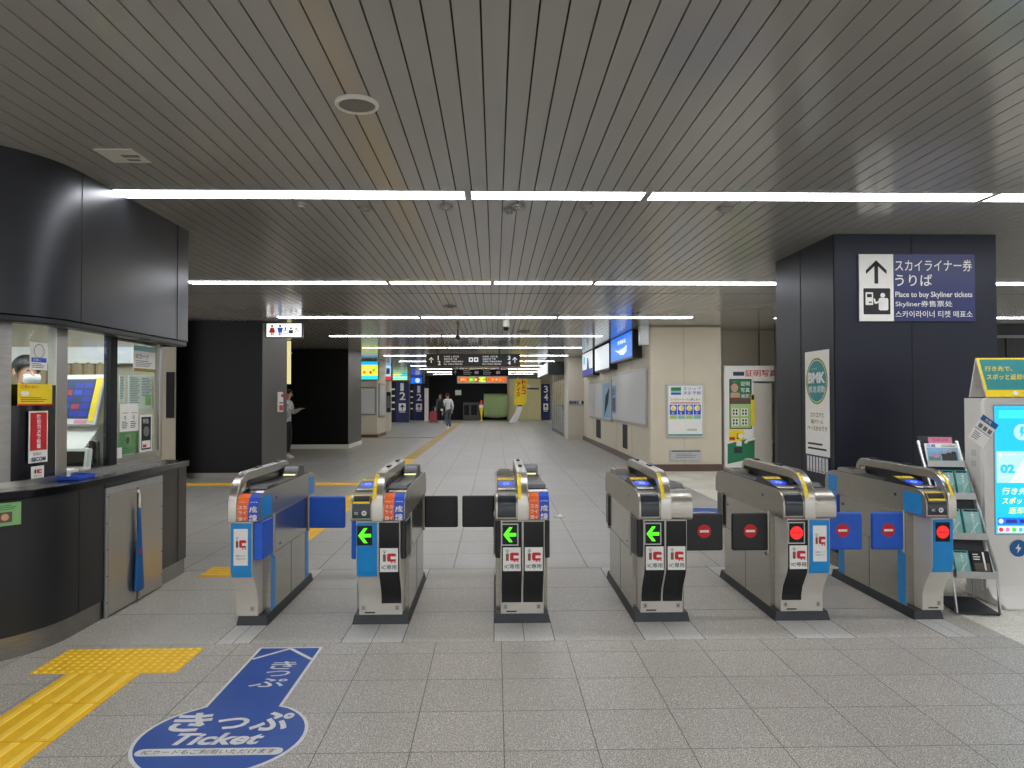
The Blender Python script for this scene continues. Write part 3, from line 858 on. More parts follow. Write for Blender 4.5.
def person(name, label, loc, rz, arms, legs, head_tilt=0., shirt='grey_shirt', trousers='denim', hair='hair', mask=False, long_hair=False, hunch=0.):
    """faces -Y; arms: (elbow, wrist) for the left and right side, legs: (knee, ankle)"""
    g = thing(name, label, 'person', loc, rz=rz)
    hy = -hunch
    pel = (0, 0, .93); sp = (0, .0 + hy * .3, 1.14); ch = (0, hy * .7, 1.32); nk = (0, hy - .005, 1.45)
    hl = (0, hy - .02 - head_tilt * .3, 1.525); hm = (0, hy - .012 - head_tilt, 1.60); ht = (0, hy - .0 - head_tilt * 1.2, 1.66); hb = (0, hy + .012 - head_tilt * 1.1, 1.635)
    P = [pel, sp, ch, nk, hl, hm, ht]; E = [(0, 1), (1, 2), (2, 3), (3, 4), (4, 5), (5, 6)]
    Rr = [(.125, .09), (.115, .085), (.14, .095), .05, (.06, .068), (.076, .092), (.055, .065)]
    def add(p, par, r):
        P.append(p); E.append((par, len(P) - 1)); Rr.append(r); return len(P) - 1
    sleeves = []; trou = []
    for s, (el, wr) in zip((-1, 1), arms):
        sh = (s * .165, hy * .8, 1.38)
        a = add(sh, 2, .055); b_ = add(el, a, .042); c = add(wr, b_, .028)
        w = Vector(wr); d = (w - Vector(el)).normalized(); sd = d.cross(Vector((0, 0, 1))) if abs(d.z) < .9 else Vector((1, 0, 0)); sd.normalize()
        palm = add(tuple(w + d * .06), c, (.03, .018))
        for k, ln in enumerate((.065, .075, .07, .055)):
            q = w + d * .09 + sd * (k - 1.5) * .018
            f1 = add(tuple(q), palm, .009); add(tuple(q + d * ln + Vector((0, 0, -.015))), f1, .008)
        t1 = add(tuple(w + d * .04 - sd * .04), c, .010); add(tuple(w + d * .08 - sd * .055), t1, .008)
        sleeves.append((sh, el, tuple(Vector(el).lerp(w, .85))))
    for s, (kn, an) in zip((-1, 1), legs):
        hp = (s * .09, 0, .88)
        a = add(hp, 0, .085); b_ = add(kn, a, .058); c = add(an, b_, .038); add((an[0], an[1] - .12, an[2] - .055), c, .032)
        trou.append((hp, kn, an))
    skin_mesh('body', P, E, Rr, 'skin', g)
    # clothing
    P2 = [(0, 0, .84), sp, ch, (0, hy * .9, 1.435)]; E2 = [(0, 1), (1, 2), (2, 3)]; R2 = [(.15, .11), (.14, .11), (.178, .135), .105]
    for sh, el, wr in sleeves:
        i = len(P2); P2 += [sh, el, wr]; E2 += [(2, i), (i, i + 1), (i + 1, i + 2)]; R2 += [.085, .058, .044]
    skin_mesh('shirt', P2, E2, R2, shirt, g)
    P3 = [(0, 0, 1.04), (0, 0, .88)]; E3 = [(0, 1)]; R3 = [(.15, .11), (.14, .11)]
    for hp, kn, an in trou:
        i = len(P3); P3 += [hp, kn, (an[0], an[1], an[2] + .03)]; E3 += [(1, i), (i, i + 1), (i + 1, i + 2)]; R3 += [.1, .075, .058]
    skin_mesh('trousers', P3, E3, R3, trousers, g)
    for hp, kn, an in trou:
        MB().prism([(an[1] + .06, 0), (an[1] - .17, 0), (an[1] - .18, .03), (an[1] - .08, .085), (an[1] + .05, .09)], 'x', an[0] - .042, an[0] + .042, 'shoe').build('shoe', g, loc=(0, 0, an[2] - .08), bevel=.012)
    # hair cap, face
    hc = Vector(hm) + Vector((0, .012, .022))
    b = MB(); vs = []; fs = []; n = 16; m = 8
    for i in range(m + 1):
        th = math.pi * .70 * i / m
        for k in range(n):
            ph = 2 * math.pi * k / n
            fr = max(0, -math.sin(ph))
            t2 = th * (1 - .42 * fr)
            vs.append((hc.x + .088 * math.sin(t2) * math.cos(ph), hc.y + .102 * math.sin(t2) * math.sin(ph), hc.z + .095 * math.cos(t2) - (.16 * (i / m) ** 3 * (1 - fr) if long_hair else 0)))
    for i in range(m):
        for k in range(n): fs.append((i * n + k, (i + 1) * n + k, (i + 1) * n + (k + 1) % n, i * n + (k + 1) % n))
    b.add(vs, fs, hair); b.build('hair', g)
    fy = hm[1] - .088
    b = MB()
    for s in (-1, 1): b.lathe([(.002, -.006), (.011, -.003), (.011, .003), (.002, .006)], (s * .03, fy - .002, hm[2] - .002), 'ink', 10)
    b.build('eyes', g)
    MB().prism([(fy + .01, hm[2] - .005), (fy - .018, hm[2] - .035), (fy + .01, hm[2] - .042)], 'x', -.011, .011, 'skin').build('nose', g, bevel=.004)
    if mask:
        MB().prism([(fy + .02, hm[2] - .02), (fy - .012, hm[2] - .03), (fy - .02, hm[2] - .06), (fy + .0, hm[2] - .095), (fy + .04, hm[2] - .09)], 'x', -.056, .056, 'paper').build('face_mask', g, bevel=.02)
    else:
        MB().box(-.022, .022, fy - .001, fy + .02, hm[2] - .066, hm[2] - .058, 'red').build('mouth', g, bevel=.002)
    for s in (-1, 1):
        MB().box(s * .078 - .008, s * .078 + .008, hm[1] - .01, hm[1] + .025, hm[2] - .035, hm[2] + .02, 'skin').build('ear', g, bevel=.007)
    return g

# ---------------------------------------------------------------- ticket office booth (left)
BX, BY, BC, BR_ = -2.66, 6.46, (-3.38, 4.72), .72
def outline(d, n=14, xl=-4.6):
    r = BR_ - d
    pts = [(xl, BC[1] - r)]
    for i in range(n + 1):
        a = R(-90 + 90 * i / n); pts.append((BC[0] + r * math.cos(a), BC[1] + r * math.sin(a)))
    e = .05
    pts += [(BX - d, BY - d * .4 - e), (BX - d - .015, BY - d * .4 - .015), (BX - d - e, BY - d * .4), (xl, BY - d * .4)]
    return pts
def wall_strip(b, A, B, z0, z1, m):
    n = len(A)
    vs = [(p[0], p[1], z) for z in (z0, z1) for p in A] + [(p[0], p[1], z) for z in (z0, z1) for p in B]
    fs = []
    for i in range(n - 1):
        fs += [(i, i + 1, n + i + 1, n + i), (2 * n + i, 3 * n + i, 3 * n + i + 1, 2 * n + i + 1), (n + i, n + i + 1, 3 * n + i + 1, 3 * n + i), (i, 2 * n + i, 2 * n + i + 1, i + 1)]
    fs += [(0, n, 3 * n, 2 * n), (n - 1, 3 * n - 1, 4 * n - 1, 2 * n - 1)]
    b.add(vs, fs, m); return b
bt = thing('ticket_office', 'dark metal ticket office booth with rounded corner, windows and a counter', 'booth', (0, 0, 0))
wall_strip(MB(), outline(0), outline(.06), .13, .915, 'booth_dark').build('lower_wall', bt)
wall_strip(MB(), outline(.012), outline(.06), 0, .135, 'steel_kick').build('kick_plate', bt)
b = wall_strip(MB(), outline(-.02), outline(.5), .915, .965, 'counter_black'); b.build('counter_top', bt, bevel=.006)
wall_strip(MB(), outline(-.005), outline(.12), 1.99, H, 'booth_panel').build('fascia', bt)
b = wall_strip(MB(), outline(.004), outline(.11), 1.945, 1.99, 'booth_dark'); b.build('soffit', bt, bevel=.012)
for Y in (at(81, 250, X=BX).y, at(177, 280, X=BX).y):
    MB().box(BX - .004, BX + .0065, Y - .004, Y + .004, 1.99, H, 'black_matte').build('panel_joint', bt, smooth=False)
for Y in (at(79, 560, X=BX).y, at(104, 560, X=BX).y, at(178, 520, X=BX).y):
    MB().box(BX - .004, BX + .0015, Y - .004, Y + .004, .13, .915, 'black_matte').build('panel_joint', bt, smooth=False)
WD = .2
wo, wi = outline(WD), outline(WD + .05)
wall_strip(MB(), outline(WD - .015), outline(WD + .06), .965, 1.0, 'steel').build('window_sill', bt)
wall_strip(MB(), outline(WD - .015), outline(WD + .06), 1.985, 2.03, 'steel_kick').build('window_head', bt)
WX = BX - WD
Yp = {k: at(u, 420, X=WX).y for k, u in (('a', 55), ('b', 66.5), ('c', 110), ('d', 116.5), ('e', 159), ('f', 166.5))}
for ya, yb, m, nm in ((Yp['a'], Yp['b'], 'steel', 'window_post'), (Yp['c'], Yp['d'], 'black_matte', 'window_post'), (Yp['e'], min(Yp['f'], BY - WD * .4), 'steel', 'window_post')):
    MB().box(WX - .05, WX + .006, ya, yb, 1.0, 1.99, m).build(nm, bt, bevel=.004)
Ye = BY - WD * .4
b = MB().box(WX - .02, WX - .012, Yp['b'], Yp['c'], 1.02, 1.99, 'glass'); b.build('window_glass', bt, smooth=False)
b = MB().box(WX - .036, WX - .028, Yp['d'], Yp['e'], 1.03, 1.96, 'glass'); b.build('window_glass', bt, smooth=False)
b = MB().box(WX - .045, WX - .018, Yp['d'], Yp['e'], 1.0, 1.06, 'steel').box(WX - .045, WX - .018, Yp['d'], Yp['e'], 1.94, 1.99, 'steel')
b.build('sash', bt, bevel=.003)
# curved corner : black panel below, clear pane above, steel columns at both sides
def arc(d, a0, a1, n=10):
    r = BR_ - d
    return [(BC[0] + r * math.cos(R(a0 + (a1 - a0) * i / n)), BC[1] + r * math.sin(R(a0 + (a1 - a0) * i / n))) for i in range(n + 1)]
def ang(u):
    best = min((abs(CAM_X(u, a) ), a) for a in [x_ * .25 for x_ in range(-360, 9)])
    return best[1]
from mathutils import geometry
def CAM_X(u, a):
    r = BR_ - WD
    p = Vector((BC[0] + r * math.cos(R(a)), BC[1] + r * math.sin(R(a)), 1.4))
    q = CAM_M.inverted() @ p
    return 512 + F_PX * q.x / -q.z - u
a1, a0, aL = ang(54), ang(9.5), ang(-25)
ex_o, ex_i = [(WX + .004, Yp['a'])], [(WX - .03, Yp['a'])]
a1 = min(a1, 0)
wall_strip(MB(), arc(WD - .004, a0, a1) + ex_o, arc(WD + .03, a0, a1) + ex_i, 1.0, 1.585, 'black_gloss').build('corner_panel', bt)
wall_strip(MB(), arc(WD + .01, a0, a1) + [(WX - .01, Yp['a'])], arc(WD + .018, a0, a1) + [(WX - .018, Yp['a'])], 1.585, 1.99, 'glass').build('corner_glass', bt)
wall_strip(MB(), arc(WD - .015, aL, a0), arc(WD + .06, aL, a0), 1.0, 1.99, 'steel_kick').build('corner_post', bt)
MB().box(-4.6, BC[0] - .3, BC[1] - BR_ + WD - .01, BC[1] - BR_ + WD + .05, 1.0, 1.99, 'steel').build('front_panel', bt)
# inner walls, ceiling
MB().box(-4.95, -4.85, 4.0, 6.2, 0, 2.5, 'wood_curtain').build('back_wall', bt)
MB().box(-4.9, WX - .03, Ye - .08, Ye - .03, .965, 2.3, 'cream_dark').build('end_wall', bt)
b = MB()
for k in range(16):
    x = -4.8 + k * .1
    b.tube([(x, Ye - .11, 1.0), (x, Ye - .11, 1.8)], .055, 'wood_curtain', 8)
b.build('curtain', bt)
MB().box(-4.8, WX - .06, Ye - .16, Ye - .09, 1.79, 1.93, 'white').build('curtain_box', bt, bevel=.005)
MB().box(-4.85, -2.9, 4.25, 6.1, 2.3, 2.34, 'white').build('inner_ceiling', bt)
t = thing('ceiling_light', 'bright ceiling light deep inside the ticket booth', 'ceiling light', (-3.85, 5.2, 2.3), 'booth lights')
MB().box(-.5, .5, -.12, .12, -.02, 0, 'lamp_housing').build('housing', t)
MB().box(-.48, .48, -.10, .10, -.035, -.02, 'lamp').build('diffuser', t)

t = thing('ceiling_light', 'ceiling light added inside the ticket booth near the window to brighten it', 'ceiling light', (-3.15, 5.2, 2.3), 'booth lights')  # second booth lamp, added to brighten the interior
MB().box(-.12, .12, -.6, .6, -.02, 0, 'lamp_housing').build('housing', t)
MB().box(-.10, .10, -.58, .58, -.035, -.02, 'lamp').build('diffuser', t)
# service hatch: steel double door in the lower wall, umbrella hanging in its gap
y0, y1 = at(104, 550, X=BX).y, at(161, 520, X=BX).y
ym = at(135.5, 540, X=BX).y
t = thing('steel_cabinet', 'brushed steel double door hatch in the dark booth wall', 'cabinet', (BX, 0, 0))
b = MB().box(0, .012, y0, y1, .84, .885, 'alu').box(0, .012, y0, y0 + .035, .0, .84, 'alu').box(0, .012, y1 - .03, y1, .0, .84, 'alu')
for k in range(5):
    for yy in (y0 + .017, y1 - .015): b.box(.012, .0145, yy - .005, yy + .005, .1 + .18 * k, .11 + .18 * k, 'dark_base')
b.build('frame', t, bevel=.002)
for ya, yb in ((y0 + .037, ym - .012), (ym + .012, y1 - .032)):
    MB().box(.0, .016, ya, yb, .012, .838, 'steel').build('door', t, bevel=.003)
MB().box(.001, .003, ym - .012, ym + .012, .02, .838, 'black_matte').build('gap', t, smooth=False)
b = MB(); b.T = Matrix.Diagonal((.5, 1.1, 1, 1)); b.lathe([(.004, .70), (.014, .69), (.018, .60), (.032, .42), (.048, .20), (.055, .10), (.04, .088), (.006, .08), (.006, .04)], (0, 0, 0), 'umbrella_blue', 20)
um = thing('umbrella', 'folded blue umbrella hanging in the gap of the steel hatch doors', 'umbrella', (BX + .04, ym - .025, 0))
b.build('canopy', um)
MB().tube([(0, 0, .69), (0, 0, .80), (0, -.01, .82), (0, -.022, .825), (0, -.03, .81)], .007, 'white').build('handle', um)
b = MB(); b.box(.0135, .0175, -.03, -.012, .36, .40, 'red'); b.build('strap', um, bevel=.002)

def sheet(name, label, F, w, h, draw, thick=.003, m='paper', cat='notice', group=None, rim=None):
    """a printed sheet on plane F (origin = lower left corner)"""
    b = MB()
    P = [(0, 0), (w, 0), (w, h), (0, h)]
    vs = [F @ Vector((u, v, 0)) for u, v in P] + [F @ Vector((u, v, thick)) for u, v in P]
    b.add(vs, [(0, 3, 2, 1), (4, 5, 6, 7), (0, 1, 5, 4), (1, 2, 6, 5), (2, 3, 7, 6), (3, 0, 4, 7)], m)
    Fp = F @ Matrix.Translation((0, 0, thick))
    draw(b, Fp, w, h)
    o = b.build(name, smooth=False)
    if cat: tag(o, label, cat, group)
    return o
def lines(b, F, u0, v0, u1, v1, n, m='grey_ink', fill=.4):
    st = (v1 - v0) / n
    for i in range(n):
        k = .72 + .28 * ((i * 37) % 10) / 10
        b.rect(F, u0, v1 - st * (i + .7), u0 + (u1 - u0) * k, v1 - st * (i + .7) + st * fill, m, .0006)
# papers behind the right window (u, v on the window plane)
def wsheet(label, u0, v0, u1, v1, draw, m='paper', n=0., name='paper_notice'):
    a = at(u0, v1, X=WX + n); c = at(u1, v0, X=WX + n)
    a2 = at(u0, v0, X=WX + n)
    hh = (a2.z - a.z)
    return sheet(name, label, side_r(WX + n, a.y, a.z), c.y - a.y, hh, draw, m=m, group=None)
def d_top(b, F, w, h):
    b.rect(F, 0, h * .8, w, h, 'teal_pale'); b.text(F, 'ICカード', w * .1, h * .5, w * .9, h * .7, 'ink'); lines(b, F, w * .1, h * .18, w * .9, h * .45, 4); b.rect(F, 0, 0, w, h * .12, 'gold')
wsheet('pale printed sheet at the top of the right booth window', 133, 345, 155, 371, d_top, n=-.02)
wsheet('tall sheet of small print by the black window bar', 119, 375, 124.5, 403, lambda b, F, w, h: lines(b, F, w * .1, .03, w * .9, h * .95, 14), n=-.052)
def d_tab(b, F, w, h):
    lines(b, F, w * .06, .03, w * .45, h * .95, 16); lines(b, F, w * .52, .1, w * .94, h * .95, 12); b.rect(F, w * .66, h * .1, w * .9, h * .42, 'lime', .001)
wsheet('wide timetable sheet with a small yellow note in the right window', 128, 375, 153, 409, d_tab, n=-.053)
def d_two(b, F, w, h):
    for k in (.1, .56):
        b.ring(F, w * (k + .16), h * .5, w * .05, w * .02, 'ink'); lines(b, F, w * k, h * .1, w * (k + .34), h * .38, 4, 'ink')
        b.rect(F, w * k, h * .66, w * (k + .34), h * .68, 'grey_ink')
wsheet('white sheet with two columns of print in the right window', 119.5, 404, 138, 432, d_two, n=-.02)
def d_green(b, F, w, h):
    b.rect(F, w * .3, h * .55, w * .58, h * .9, 'lime'); b.disc(F, w * .42, h * .68, w * .1, 'brown_base', .003); lines(b, F, w * .05, h * .05, w * .9, h * .4, 6, 'green')
wsheet('large green poster low in the right booth window', 118.5, 433, 138, 459, d_green, m='green_paper', n=-.053)
def d_poster(b, F, w, h):
    b.rect(F, w * .1, h * .06, w * .9, h * .94, 'dark_cloth'); b.disc(F, w * .5, h * .55, w * .25, 'grey_ink', .003, ry=h * .14); b.text(F, '特急', w * .2, h * .76, w * .8, h * .9, 'white', .003)
    b.rect(F, w * .15, h * .1, w * .85, h * .3, 'paper', .003); b.rect(F, w * .2, h * .12, w * .5, h * .2, 'red', .004)
wsheet('small black and white framed poster in the right booth window', 139.5, 415, 151.5, 452.5, d_poster, n=-.018)
wsheet('small white box stuck low on the right booth window', 116.8, 448, 121.5, 458.5, lambda b, F, w, h: None, n=-.015)
# stickers on the curved black corner panel: each one bent with the panel
def csheet(label, u0, v0, u1, v1, draw, m='paper', d=.006):
    aa, ab = ang(u0), ang(u1); am = (aa + ab) / 2; r = BR_ - WD + d
    c = Vector((BC[0] + r * math.cos(R(am)), BC[1] + r * math.sin(R(am)), 0))
    tng = Vector((-math.sin(R(am)), math.cos(R(am)), 0))
    dY = c.y; z0 = at((u0 + u1) / 2, v1, Y=dY).z; z1 = at((u0 + u1) / 2, v0, Y=dY).z
    w = 2 * r * math.sin(R(abs(ab - aa) / 2))
    o = c - tng * w / 2
    return sheet('paper_notice', label, face((o.x, o.y, z0), tng, (0, 0, 1)), w, z1 - z0, draw, m=m)
def d_face(b, F, w, h):
    b.ring(F, w * .5, h * .68, w * .3, w * .03, 'grey_ink'); b.rect(F, w * .06, h * .28, w * .94, h * .44, 'label_blue'); b.text(F, 'お願い', w * .15, h * .31, w * .8, h * .41, 'white'); lines(b, F, w * .1, .01, w * .9, h * .25, 3)
csheet('white sheet with a blue bar on the curved corner glass', 27.5, 342.5, 47, 370, d_face)
def d_yel(b, F, w, h):
    b.text(F, 'ごあんない', w * .08, h * .8, w * .92, h * .95, 'red', bold=.01); b.rect(F, 0, 0, w, h * .07, 'red'); b.rrect(F, w * .08, h * .45, w * .3, h * .65, .01, 'paper')
    lines(b, F, w * .08, h * .15, w * .9, h * .4, 3, 'brown_base')
csheet('yellow notice with red lettering on the black corner panel', 12, 384, 45.5, 405.5, d_yel, m='yellow', d=.03)
def d_cam(b, F, w, h):
    b.rect(F, w * .06, h * .24, w * .94, h * .97, 'red')
    b.vtext(F, '防犯カメラ設置', w * .5, h * .935, h * .085, h * .095, 'white', .003, .02, 1.3)
    b.text(F, '警備中', w * .2, h * .14, w * .8, h * .2, 'grey_ink'); b.text(F, 'SECOM', w * .12, h * .03, w * .88, h * .11, 'navy', bold=.03, keep=False)
csheet('tall red and white security camera notice on the black corner panel', 26, 411, 46.5, 462.5, d_cam, d=.012)
def d_ic(b, F, w, h):
    b.rect(F, w * .22, h * .4, w * .36, h * .72, 'ink'); b.rrect(F, w * .42, h * .4, w * .82, h * .72, .006, 'red'); b.rect(F, w * .6, h * .5, w * .82, h * .62, 'paper', .003)
    b.text(F, 'ICカード', w * .2, h * .1, w * .8, h * .26, 'ink')
csheet('small white sticker with a red mark low on the corner panel', 30, 466, 42.5, 478, d_ic, d=.008)
# green poster on the curved lower wall
def lower_ang(u):
    def px(a):
        q = CAM_M.inverted() @ Vector((BC[0] + BR_ * math.cos(R(a)), BC[1] + BR_ * math.sin(R(a)), .8)); return abs(512 + F_PX * q.x / -q.z - u)
    return min((px(x_ * .25), x_ * .25) for x_ in range(-360, 9))[1]
aa, ab = lower_ang(-14), lower_ang(18)
am = (aa + ab) / 2; r = BR_ + .03
c = Vector((BC[0] + r * math.cos(R(am)), BC[1] + r * math.sin(R(am)), 0)); tng = Vector((-math.sin(R(am)), math.cos(R(am)), 0)); w = 2 * r * math.sin(R((ab - aa) / 2))
o = c - tng * w / 2; z0 = at(10, 526, Y=c.y).z; z1 = at(10, 503, Y=c.y).z
def d_grn(b, F, w, h):
    b.rect(F, w * .3, h * .15, w * .72, h * .6, 'brown_base'); b.disc(F, w * .5, h * .38, h * .15, 'skin', .003); lines(b, F, w * .1, h * .68, w * .92, h * .92, 3, 'green')
sheet('paper_notice', 'green poster on the curved lower booth wall', face((o.x, o.y, z0), tng, (0, 0, 1)), w, z1 - z0, d_grn, m='green_paper')

# things on the counter inside
t = thing('ticket_terminal', 'white ticket terminal with a big dark blue touch screen behind the counter', 'terminal', (-3.16, 5.62, .965), rz=R(-12))
MB().prism([(-.20, 0), (.2, 0), (.2, .32), (.02, .34), (-.20, .12)], 'x', -.2, .2, 'kiosk_white').build('body', t, bevel=.01)
F = face((-.215, -.065, .335), (1, 0, 0), (0, .12, .40))
M_ = F.copy()
b = MB(); b.T = F; b.box(0, .43, 0, .40, -.05, 0, 'kiosk_white'); sc_ = b.build('screen_case', t, bevel=.012)
b = MB(); b.rect(F, .02, .05, .36, .36, 'scr_dark', .002)
for i in range(4):
    for j in range(5):
        b.rect(F, .03 + i * .082, .07 + j * .055, .098 + i * .082, .108 + j * .055, ('scr_navy', 'label_blue', 'scr_dark', 'suitcase_red')[(i * 2 + j * 3) % 4] if i in (1, 2) else 'scr_navy', .003)
b.rect(F, .365, .03, .415, .37, 'yellow', .003); b.rect(F, .25, .012, .36, .04, 'pink', .003)
b.build('touch_screen', sc_, smooth=False)
MB().prism([(-.30, 0), (-.16, 0), (-.16, .07), (-.30, .03)], 'x', -.16, .14, 'deck_grey').build('keypad', t, bevel=.006)
MB().box(-.14, -.02, -.2, -.1, .11, .16, 'dark_base').build('card_slot', t, bevel=.01)
def d_card(b, F, w, h): lines(b, F, w * .06, h * .1, w * .94, h * .9, 4, 'gold'); b.rect(F, w * .1, h * .6, w * .6, h * .7, 'red', .002)
def stand_card(label, u0, v0, u1, v1, Y, m, draw):
    a = at(u0, v1, Y=Y); c = at(u1, v0, Y=Y)
    return sheet('desk_card', label, front(a.x, Y, a.z), c.x - a.x, c.z - a.z, draw, m=m, cat='card', thick=.006)
stand_card('yellow edged notice card standing on the ticket terminal', 86, 379, 110, 394, 5.68, 'paper', d_card)
stand_card('pale blue card beside the yellow card on the ticket terminal', 66, 387, 86, 394.5, 5.70, 'sky_paper', lambda b, F, w, h: lines(b, F, w * .1, h * .2, w * .9, h * .8, 2))
t = thing('payment_display', 'small white monitor with a dark screen on the booth counter', 'monitor', (-2.985, 5.30, .965), rz=R(-8))
MB().box(-.04, .04, -.02, .04, 0, .05, 'kiosk_white').build('foot', t, bevel=.008)
MB().prism([(-.03, .03), (.03, .03), (.05, .175), (-.005, .185)], 'x', -.105, .105, 'kiosk_white').build('case', t, bevel=.01)
F = face((-.105, -.03, .03), (1, 0, 0), (0, .025, .155)); b = MB().rect(F, .035, .025, .19, .13, 'screen_black', .0025); b.build('screen', t, smooth=False)
t = thing('telephone', 'black telephone handset on the wall end of the booth counter', 'telephone', (-2.94, 5.47, 1.1))
MB().box(-.035, .035, -.02, .02, -.135, .09, 'black_plastic').build('cradle', t, bevel=.012)
MB().tube([(0, -.03, .08), (.0, -.05, .05), (0, -.05, -.05), (0, -.03, -.09)], [.022, .016, .016, .024], 'black_plastic').build('handset', t)
t = thing('document_tray', 'stack tray of white papers on the booth counter', 'tray', (-2.98, 5.02, .965), rz=R(10))
MB().box(-.13, .13, -.1, .1, 0, .012, 'kiosk_white').box(-.13, -.125, -.1, .1, .012, .05, 'kiosk_white').box(.125, .13, -.1, .1, .012, .05, 'kiosk_white').build('tray', t, bevel=.002)
MB().box(-.11, .11, -.09, .09, .012, .055, 'paper').build('papers', t)
t = thing('money_tray', 'blue plastic money tray at the booth window', 'tray', (-2.80, 4.98, .9655), rz=R(5))
MB().box(-.075, .075, -.12, .12, 0, .008, 'label_blue').build('base', t, bevel=.003)
MB().box(-.075, -.068, -.12, .12, .008, .025, 'label_blue').box(.068, .075, -.12, .12, .008, .025, 'label_blue').box(-.068, .068, -.12, -.113, .008, .025, 'label_blue').box(-.068, .068, .113, .12, .008, .025, 'label_blue').build('rim', t)
pp = at(24, 372, X=-3.62)
person('person', 'person in a face mask working behind the curved corner glass of the booth', (pp.x, pp.y, 0), R(55),
       (((-.24, -.08, 1.14), (-.16, -.26, 1.08)), ((.24, -.08, 1.14), (.14, -.28, 1.08))), (((-.1, -.02, .5), (-.1, 0, .08)), ((.1, -.02, .5), (.1, 0, .08))),
       shirt='paper', trousers='dark_cloth', mask=True, head_tilt=.03).scale = (1.07, 1.07, 1.07)
# ---------------------------------------------------------------- sign pillar (right)
CX0, CX1, CY0, CY1 = 3.015, 4.487, 6.465, 7.8
b = MB().box(CX0, CX1, CY0, CY1, 0, H, 'column_panel')
struct(b.build('wall_pillar', smooth=False))
b = MB().box(CX0 + .006, CX1 - .004, CY0 - .012, CY0 - .001, .12, H, 'column_navy'); struct(b.build('wall_pillar_front', smooth=False))
b = MB()
yy = at(801, 360, X=CX0).y
b.box(CX0 - .002, CX0 + .01, yy - .006, yy + .006, 0, H, 'black_matte')
xx = at(912, 300, Y=CY0 - .012).x
b.box(xx - .006, xx + .006, CY0 - .014, CY0, 0, H, 'black_matte')
b.box(CX0 - .006, CX1 + .004, CY0 - .02, CY0, 0, .12, 'steel_kick'); b.box(CX0 - .006, CX0, CY0, CY1, 0, .12, 'steel_kick')
struct(b.build('trim_1', smooth=False))
FP = front(0, CY0 - .013, 0)
a0_, a1_ = at(857.5, 321.5, Y=CY0), at(891, 255, Y=CY0)
a2_ = at(972, 255, Y=CY0)
t = thing('direction_sign', 'navy and white sign with an up arrow and ticket machine picture on the dark pillar', 'sign', (0, 0, 0))
x0, x1, x2, z0, z1 = a0_.x, a1_.x, a2_.x, a0_.z, a1_.z
MB().box(x0, x2, CY0 - .034, CY0 - .012, z0, z1, 'alu').build('sign_case', t, smooth=False)
F = front(x0, CY0 - .0345, z0); w = x1 - x0; h = z1 - z0; W2 = x2 - x0
b = MB().rect(F, 0, 0, w, h, 'paper', .001); xm = w * .5
# arrow
b.rect(F, xm - w * .055, h * .56, xm + w * .055, h * .86, 'ink', .002)
b.poly(F, [(xm, h * .91), (xm - w * .3, h * .76), (xm - w * .3, h * .70), (xm, h * .845)], .002, 'ink'); b.poly(F, [(xm, h * .91), (xm, h * .845), (xm + w * .3, h * .70), (xm + w * .3, h * .76)], .002, 'ink')
# ticket machine pictogram
b.rrect(F, w * .12, h * .10, w * .90, h * .49, w * .03, 'ink', .002)
b.rrect(F, w * .18, h * .24, w * .40, h * .43, w * .02, 'paper', .003); b.rect(F, w * .22, h * .355, w * .36, h * .405, 'ink', .004); b.rect(F, w * .27, h * .27, w * .36, h * .29, 'ink', .004)
b.disc(F, w * .68, h * .385, w * .07, 'paper', .003, k=18); b.rrect(F, w * .56, h * .16, w * .84, h * .345, w * .05, 'paper', .003)
b.line(F, (w * .60, h * .30), (w * .46, h * .265), w * .055, 'paper', .003); b.line(F, (w * .46, h * .265), (w * .43, h * .335), w * .05, 'paper', .003)
b.build('arrow_panel', t, smooth=False)
b = MB().rect(F, w, 0, W2, h, 'navy_sign', .001)
u0 = w * 1.05; u1 = W2 * .975
b.text(F, 'スカイライナー券', u0, h * .745, u1, h * .92, 'white', .002, .004, keep=False)
b.text(F, 'うりば', u0, h * .525, u0 + (u1 - u0) * .48, h * .70, 'white', .002, .006, keep=False)
b.text(F, 'Place to buy Skyliner tickets', u0, h * .335, u1, h * .44, 'white', .002, .01, keep=False)
b.text(F, 'Skyliner券售票处', u0, h * .20, u0 + (u1 - u0) * .74, h * .305, 'white', .002, .004, keep=False)
b.text(F, '스카이라이너 티켓 매표소', u0, h * .055, u1, h * .155, 'white', .002, .006, keep=False)
b.build('text_panel', t, smooth=False)
# poster on the pillar's left face
def pillar_sheet(u0, v0, u1, v1, label, draw, **k):
    ya = at(u0, v0, X=CX0).y; yb = at(u1, v0, X=CX0).y; z1 = at(u1, v0, X=CX0).z; z0 = at(u1, v1, X=CX0).z
    return sheet('poster', label, side_l(CX0 - .003, ya, z0), ya - yb, z1 - z0, draw, cat='poster', **k)
def d_bmk(b, F, w, h):
    b.disc(F, w * .5, h * .71, w * .46, 'yellow', .001, ry=h * .225, k=40); b.disc(F, w * .5, h * .71, w * .44, 'green', .0016, ry=h * .218, k=40)
    b.ring(F, w * .5, h * .71, w * .41, w * .015, 'white', .002, ry=h * .205, k=40); b.disc(F, w * .5, h * .71, w * .39, 'teal', .0022, ry=h * .195, k=40)
    b.text(F, 'ベーカーズ', w * .3, h * .82, w * .7, h * .84, 'white', .003, .01); b.text(F, 'BMK', w * .14, h * .69, w * .86, h * .795, 'white', .003, .05, keep=False)
    b.text(F, '推進運動', w * .16, h * .60, w * .84, h * .665, 'white', .003, .004, keep=False)
    for i, s_ in enumerate(('コツコツと', '続けて一人', 'ベースからです')):
        k = (.22, .25, .08)[i]; v = h * (.365 - i * .065); b.text(F, s_, w * k, v, w * (1 - k), v + h * .045, 'gold', .001, .03, keep=False)
    lines(b, F, w * .1, h * .04, w * .95, h * .13, 2, 'ink')
